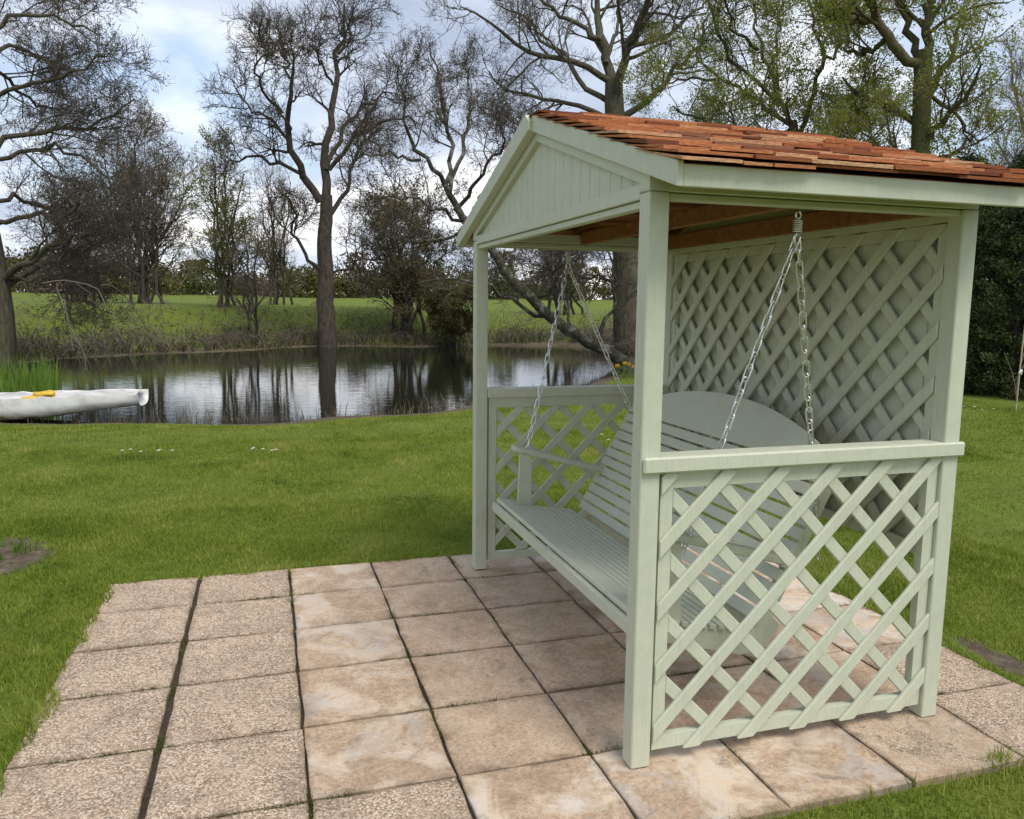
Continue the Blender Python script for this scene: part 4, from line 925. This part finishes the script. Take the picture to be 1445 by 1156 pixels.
tag(link('lawn_grass', np_mesh('lawn_grass', V, None, T), GRASS), 'short mown grass blades of the lawn round the patio', 'grass', kind='stuff')
# reeds behind the boat
rb = np.column_stack([scatter(-9.2, -4.9, 13.6, 16.8, 1500)]); rb = rb[rb[:, 0] < -4.9 - (rb[:, 1] - 13.6) * .15]
V, Qd, T = blades(np.column_stack([rb, np.full(len(rb), WZ - .05)]), .80, .013, .25, 2)
tag(link('reed_bed', np_mesh('reed_bed', V, Qd, T), REED), 'bright green young reeds in the pond behind the dinghy', 'reeds', kind='stuff')
# dead stems and debris along the near shore
tt = RNG.random(900); seg = RNG.integers(2, 9, 900); sp = SHORE[seg] * (1 - tt)[:, None] + SHORE[seg + 1] * tt[:, None] + RNG.normal(size=(900, 2)) * np.array([.2, .16]) + np.array([0, .15])
V, Qd, T = blades(np.column_stack([sp, np.full(len(sp), WZ - .02)]), np.where(RNG.random(900) < .18, .28, .10), .007, .7, 2)
tag(link('shore_stems', np_mesh('shore_stems', V, Qd, T), DEAD), 'dead brown stems and litter along the pond shore by the lawn', 'dead stems', kind='stuff')
# brambles and rough herbage on the far bank
bk = scatter(-22, 20, 21, 46, 60000); dS = sdf_poly(bk, SHORE); keep = (dS > .1) & (dS < 6.5) & (RNG.random(len(bk)) < .9 - dS * .12) & ((bk[:, 1] > 24) | (bk[:, 0] < -8) | (bk[:, 0] > 11)); bk = bk[keep]
hb = height(bk); clump = np.maximum(0, .5 + .5 * np.sin(bk[:, 0] * 1.3 + np.sin(bk[:, 1] * .9) * 2) * np.sin(bk[:, 1] * 1.1 + 1)); c3 = np.column_stack([bk, hb + RNG.random(len(bk)) ** 1.5 * (.12 + .75 * clump * np.exp(-dS[keep] * .25))])
V, Q = leaf_quads(c3, .085); tag(link('bank_brambles', np_mesh('bank_brambles', V, Q), LEAF_BRAMBLE), 'low brown and green brambles covering the far pond bank', 'brambles', kind='stuff')
bs = bk[RNG.integers(0, len(bk), 2600)]; P0 = np.column_stack([bs, height(bs)]); a = RNG.uniform(0, 6.28, 2600); Lb = RNG.uniform(.4, 1.3, 2600)
P1 = P0 + np.stack([np.cos(a) * Lb * .4, np.sin(a) * Lb * .4, Lb * .55], 1); P2_ = P0 + np.stack([np.cos(a) * Lb, np.sin(a) * Lb, Lb * .35], 1)
V, Q = tubes(np.stack([P0, P1, P2_], 1), np.tile([.012, .010, .006], (2600, 1)), 3); tag(link('bramble_stems', np_mesh('bramble_stems', V, Q), TWIG_BROWN), 'tangled bare bramble stems on the far pond bank', 'brambles', kind='stuff')

# moss tufts in the slab joints
jm = []
for xj in UC[1:-1]: jm.append(np.column_stack([xj + RNG.normal(size=260) * .004, RNG.uniform(-.32, 2.45, 260)]))
for yj in VR[1:-2]: jm.append(np.column_stack([RNG.uniform(-2.0, 1.85, 330), yj + RNG.normal(size=330) * .004]))
jm = np.concatenate(jm); jm = jm[np.sin(jm[:, 0] * 5.1 + np.sin(jm[:, 1] * 4.3) * 2) * np.sin(jm[:, 1] * 6.7 + 1) > .45]
jm = np.repeat(jm, 7, axis=0) + RNG.normal(size=(len(jm) * 7, 2)) * .007
V, Qd, T = blades(np.column_stack([jm, np.full(len(jm), -.015)]), .022, .0022, 1.2); tag(link('joint_moss', np_mesh('joint_moss', V, None, T), LEAF_BRAMBLE), 'tiny tufts of moss and weed in the patio joints', 'moss', kind='stuff')
# brown scrub hanging over the far water edge
q = bk[(sdf_poly(bk, SHORE) < 2.6)]; q = q[RNG.integers(0, len(q), 4200)]; P0 = np.column_stack([q, height(q)]); a = RNG.uniform(0, 6.28, len(q)); Lb = RNG.uniform(.25, .9, len(q)) * (.55 + .6 * np.abs(np.sin(q[:, 0] * .9 + 1)))
P1 = P0 + np.stack([np.cos(a) * Lb * .3, np.sin(a) * Lb * .3, Lb * .6], 1); P2_ = P0 + np.stack([np.cos(a) * Lb * .8, np.sin(a) * Lb * .8, Lb * .65], 1)
V, Q = tubes(np.stack([P0, P1, P2_], 1), np.tile([.012, .009, .006], (len(q), 1)), 3); tag(link('bank_scrub', np_mesh('bank_scrub', V, Q), TWIG), 'dark brown twiggy scrub along the far water line', 'scrub', kind='stuff')
# daffodils by the great tree
YF = m_leaf('daffodil_petal', [(.3, (.75, .50, .02)), (.7, (.85, .62, .05))], .3, 5)
dc = at(883, 512, 21.5)[:2]
for k in range(9):
    pxy = dc + np.array([RNG.normal() * .28, RNG.normal() * .35]); z0 = float(height(pxy[None])[0]); b = np.array([pxy[0], pxy[1], z0])
    t = tag(empty('daffodil', tuple(b)), 'yellow daffodil in flower near the foot of the great tree', 'daffodil', 'daffodils under the great tree')
    h = RNG.uniform(.28, .42); V, Qd, T = blades(np.tile(b, (7, 1)) + RNG.normal(size=(7, 3)) * np.array([.04, .04, 0]), h * .95, .009, .4, 2); link('leaves', np_mesh('leaves', V, Qd, T), REED, t)
    V, Q = tubes(resample([b, b + np.array([0, 0, h])], 3)[None], np.full((1, 3), .006), 4); link('stem', np_mesh('stem', V, Q), REED, t)
    V, T = [], []; c = b + np.array([0, -.02, h]); V.append(c)
    for i in range(12):
        a = i * math.pi / 6; r_ = .062 if i % 2 == 0 else .025; V.append(c + np.array([r_ * math.cos(a), -.012 if i % 2 else 0.006, r_ * math.sin(a)]))
    T = [(0, 1 + i, 1 + (i + 1) % 12) for i in range(12)]; link('petals', np_mesh('petals', V, None, T), YF, t)
    V, Q = tubes(np.array([[c, c + np.array([0, -.03, 0]), c + np.array([0, -.045, .002])]]), np.array([[.014, .018, .024]]), 8); link('trumpet', np_mesh('trumpet', V, Q), YF, t)
# daisies on the lawn
WP = m_leaf('daisy_petal', [(.3, (.75, .75, .72)), (.7, (.85, .85, .82))], .3, 5)
for (gp, n, cx_, cy_) in (('on the lawn towards the dinghy', 6, -2.46, 6.85), ('on the lawn between the patio and the shore', 5, -1.2, 6.6), ('seen through the trellis beside the arbour', 9, 3.3, 6.3), ('on the lawn beside the staked sapling', 8, 9.6, 7.5)):
    for k in range(n):
        pxy = np.array([cx_ + RNG.normal() * .16 * (3 if n > 7 else 1), cy_ + RNG.normal() * .10 * (4 if n > 7 else 1)]); z0 = float(height(pxy[None])[0]); b = np.array([pxy[0], pxy[1], z0])
        t = tag(empty('daisy', tuple(b)), 'tiny white daisy ' + gp, 'daisy', 'daisies ' + gp)
        V, Q = tubes(resample([b, b + np.array([0, 0, .045])], 3)[None], np.full((1, 3), .003), 3); link('stem', np_mesh('stem', V, Q), REED, t)
        V = [b + np.array([0, 0, .052])]
        for i in range(16): a = i * math.pi / 8; r_ = .022 if i % 2 == 0 else .014; V.append(b + np.array([r_ * math.cos(a), r_ * math.sin(a), .047]))
        link('petals', np_mesh('petals', V, None, [(0, 1 + i, 1 + (i + 1) % 16) for i in range(16)]), WP, t)
# young plant in the soil bed
for (x, y, h) in ((-2.86, 3.2, .16), (-2.72, 3.36, .12), (-2.95, 3.5, .22)):
    b = np.array([x, y, -0.03]); t = tag(empty('bed_plant', tuple(b)), 'small tuft of strappy leaves in the bare soil bed beside the lawn', 'plant', 'tufts in the soil bed')
    V, Qd, T = blades(np.tile(b, (26, 1)) + RNG.normal(size=(26, 3)) * np.array([.04, .04, 0]), h, .006, .8, 2); link('leaves', np_mesh('leaves', V, Qd, T), REED, t)
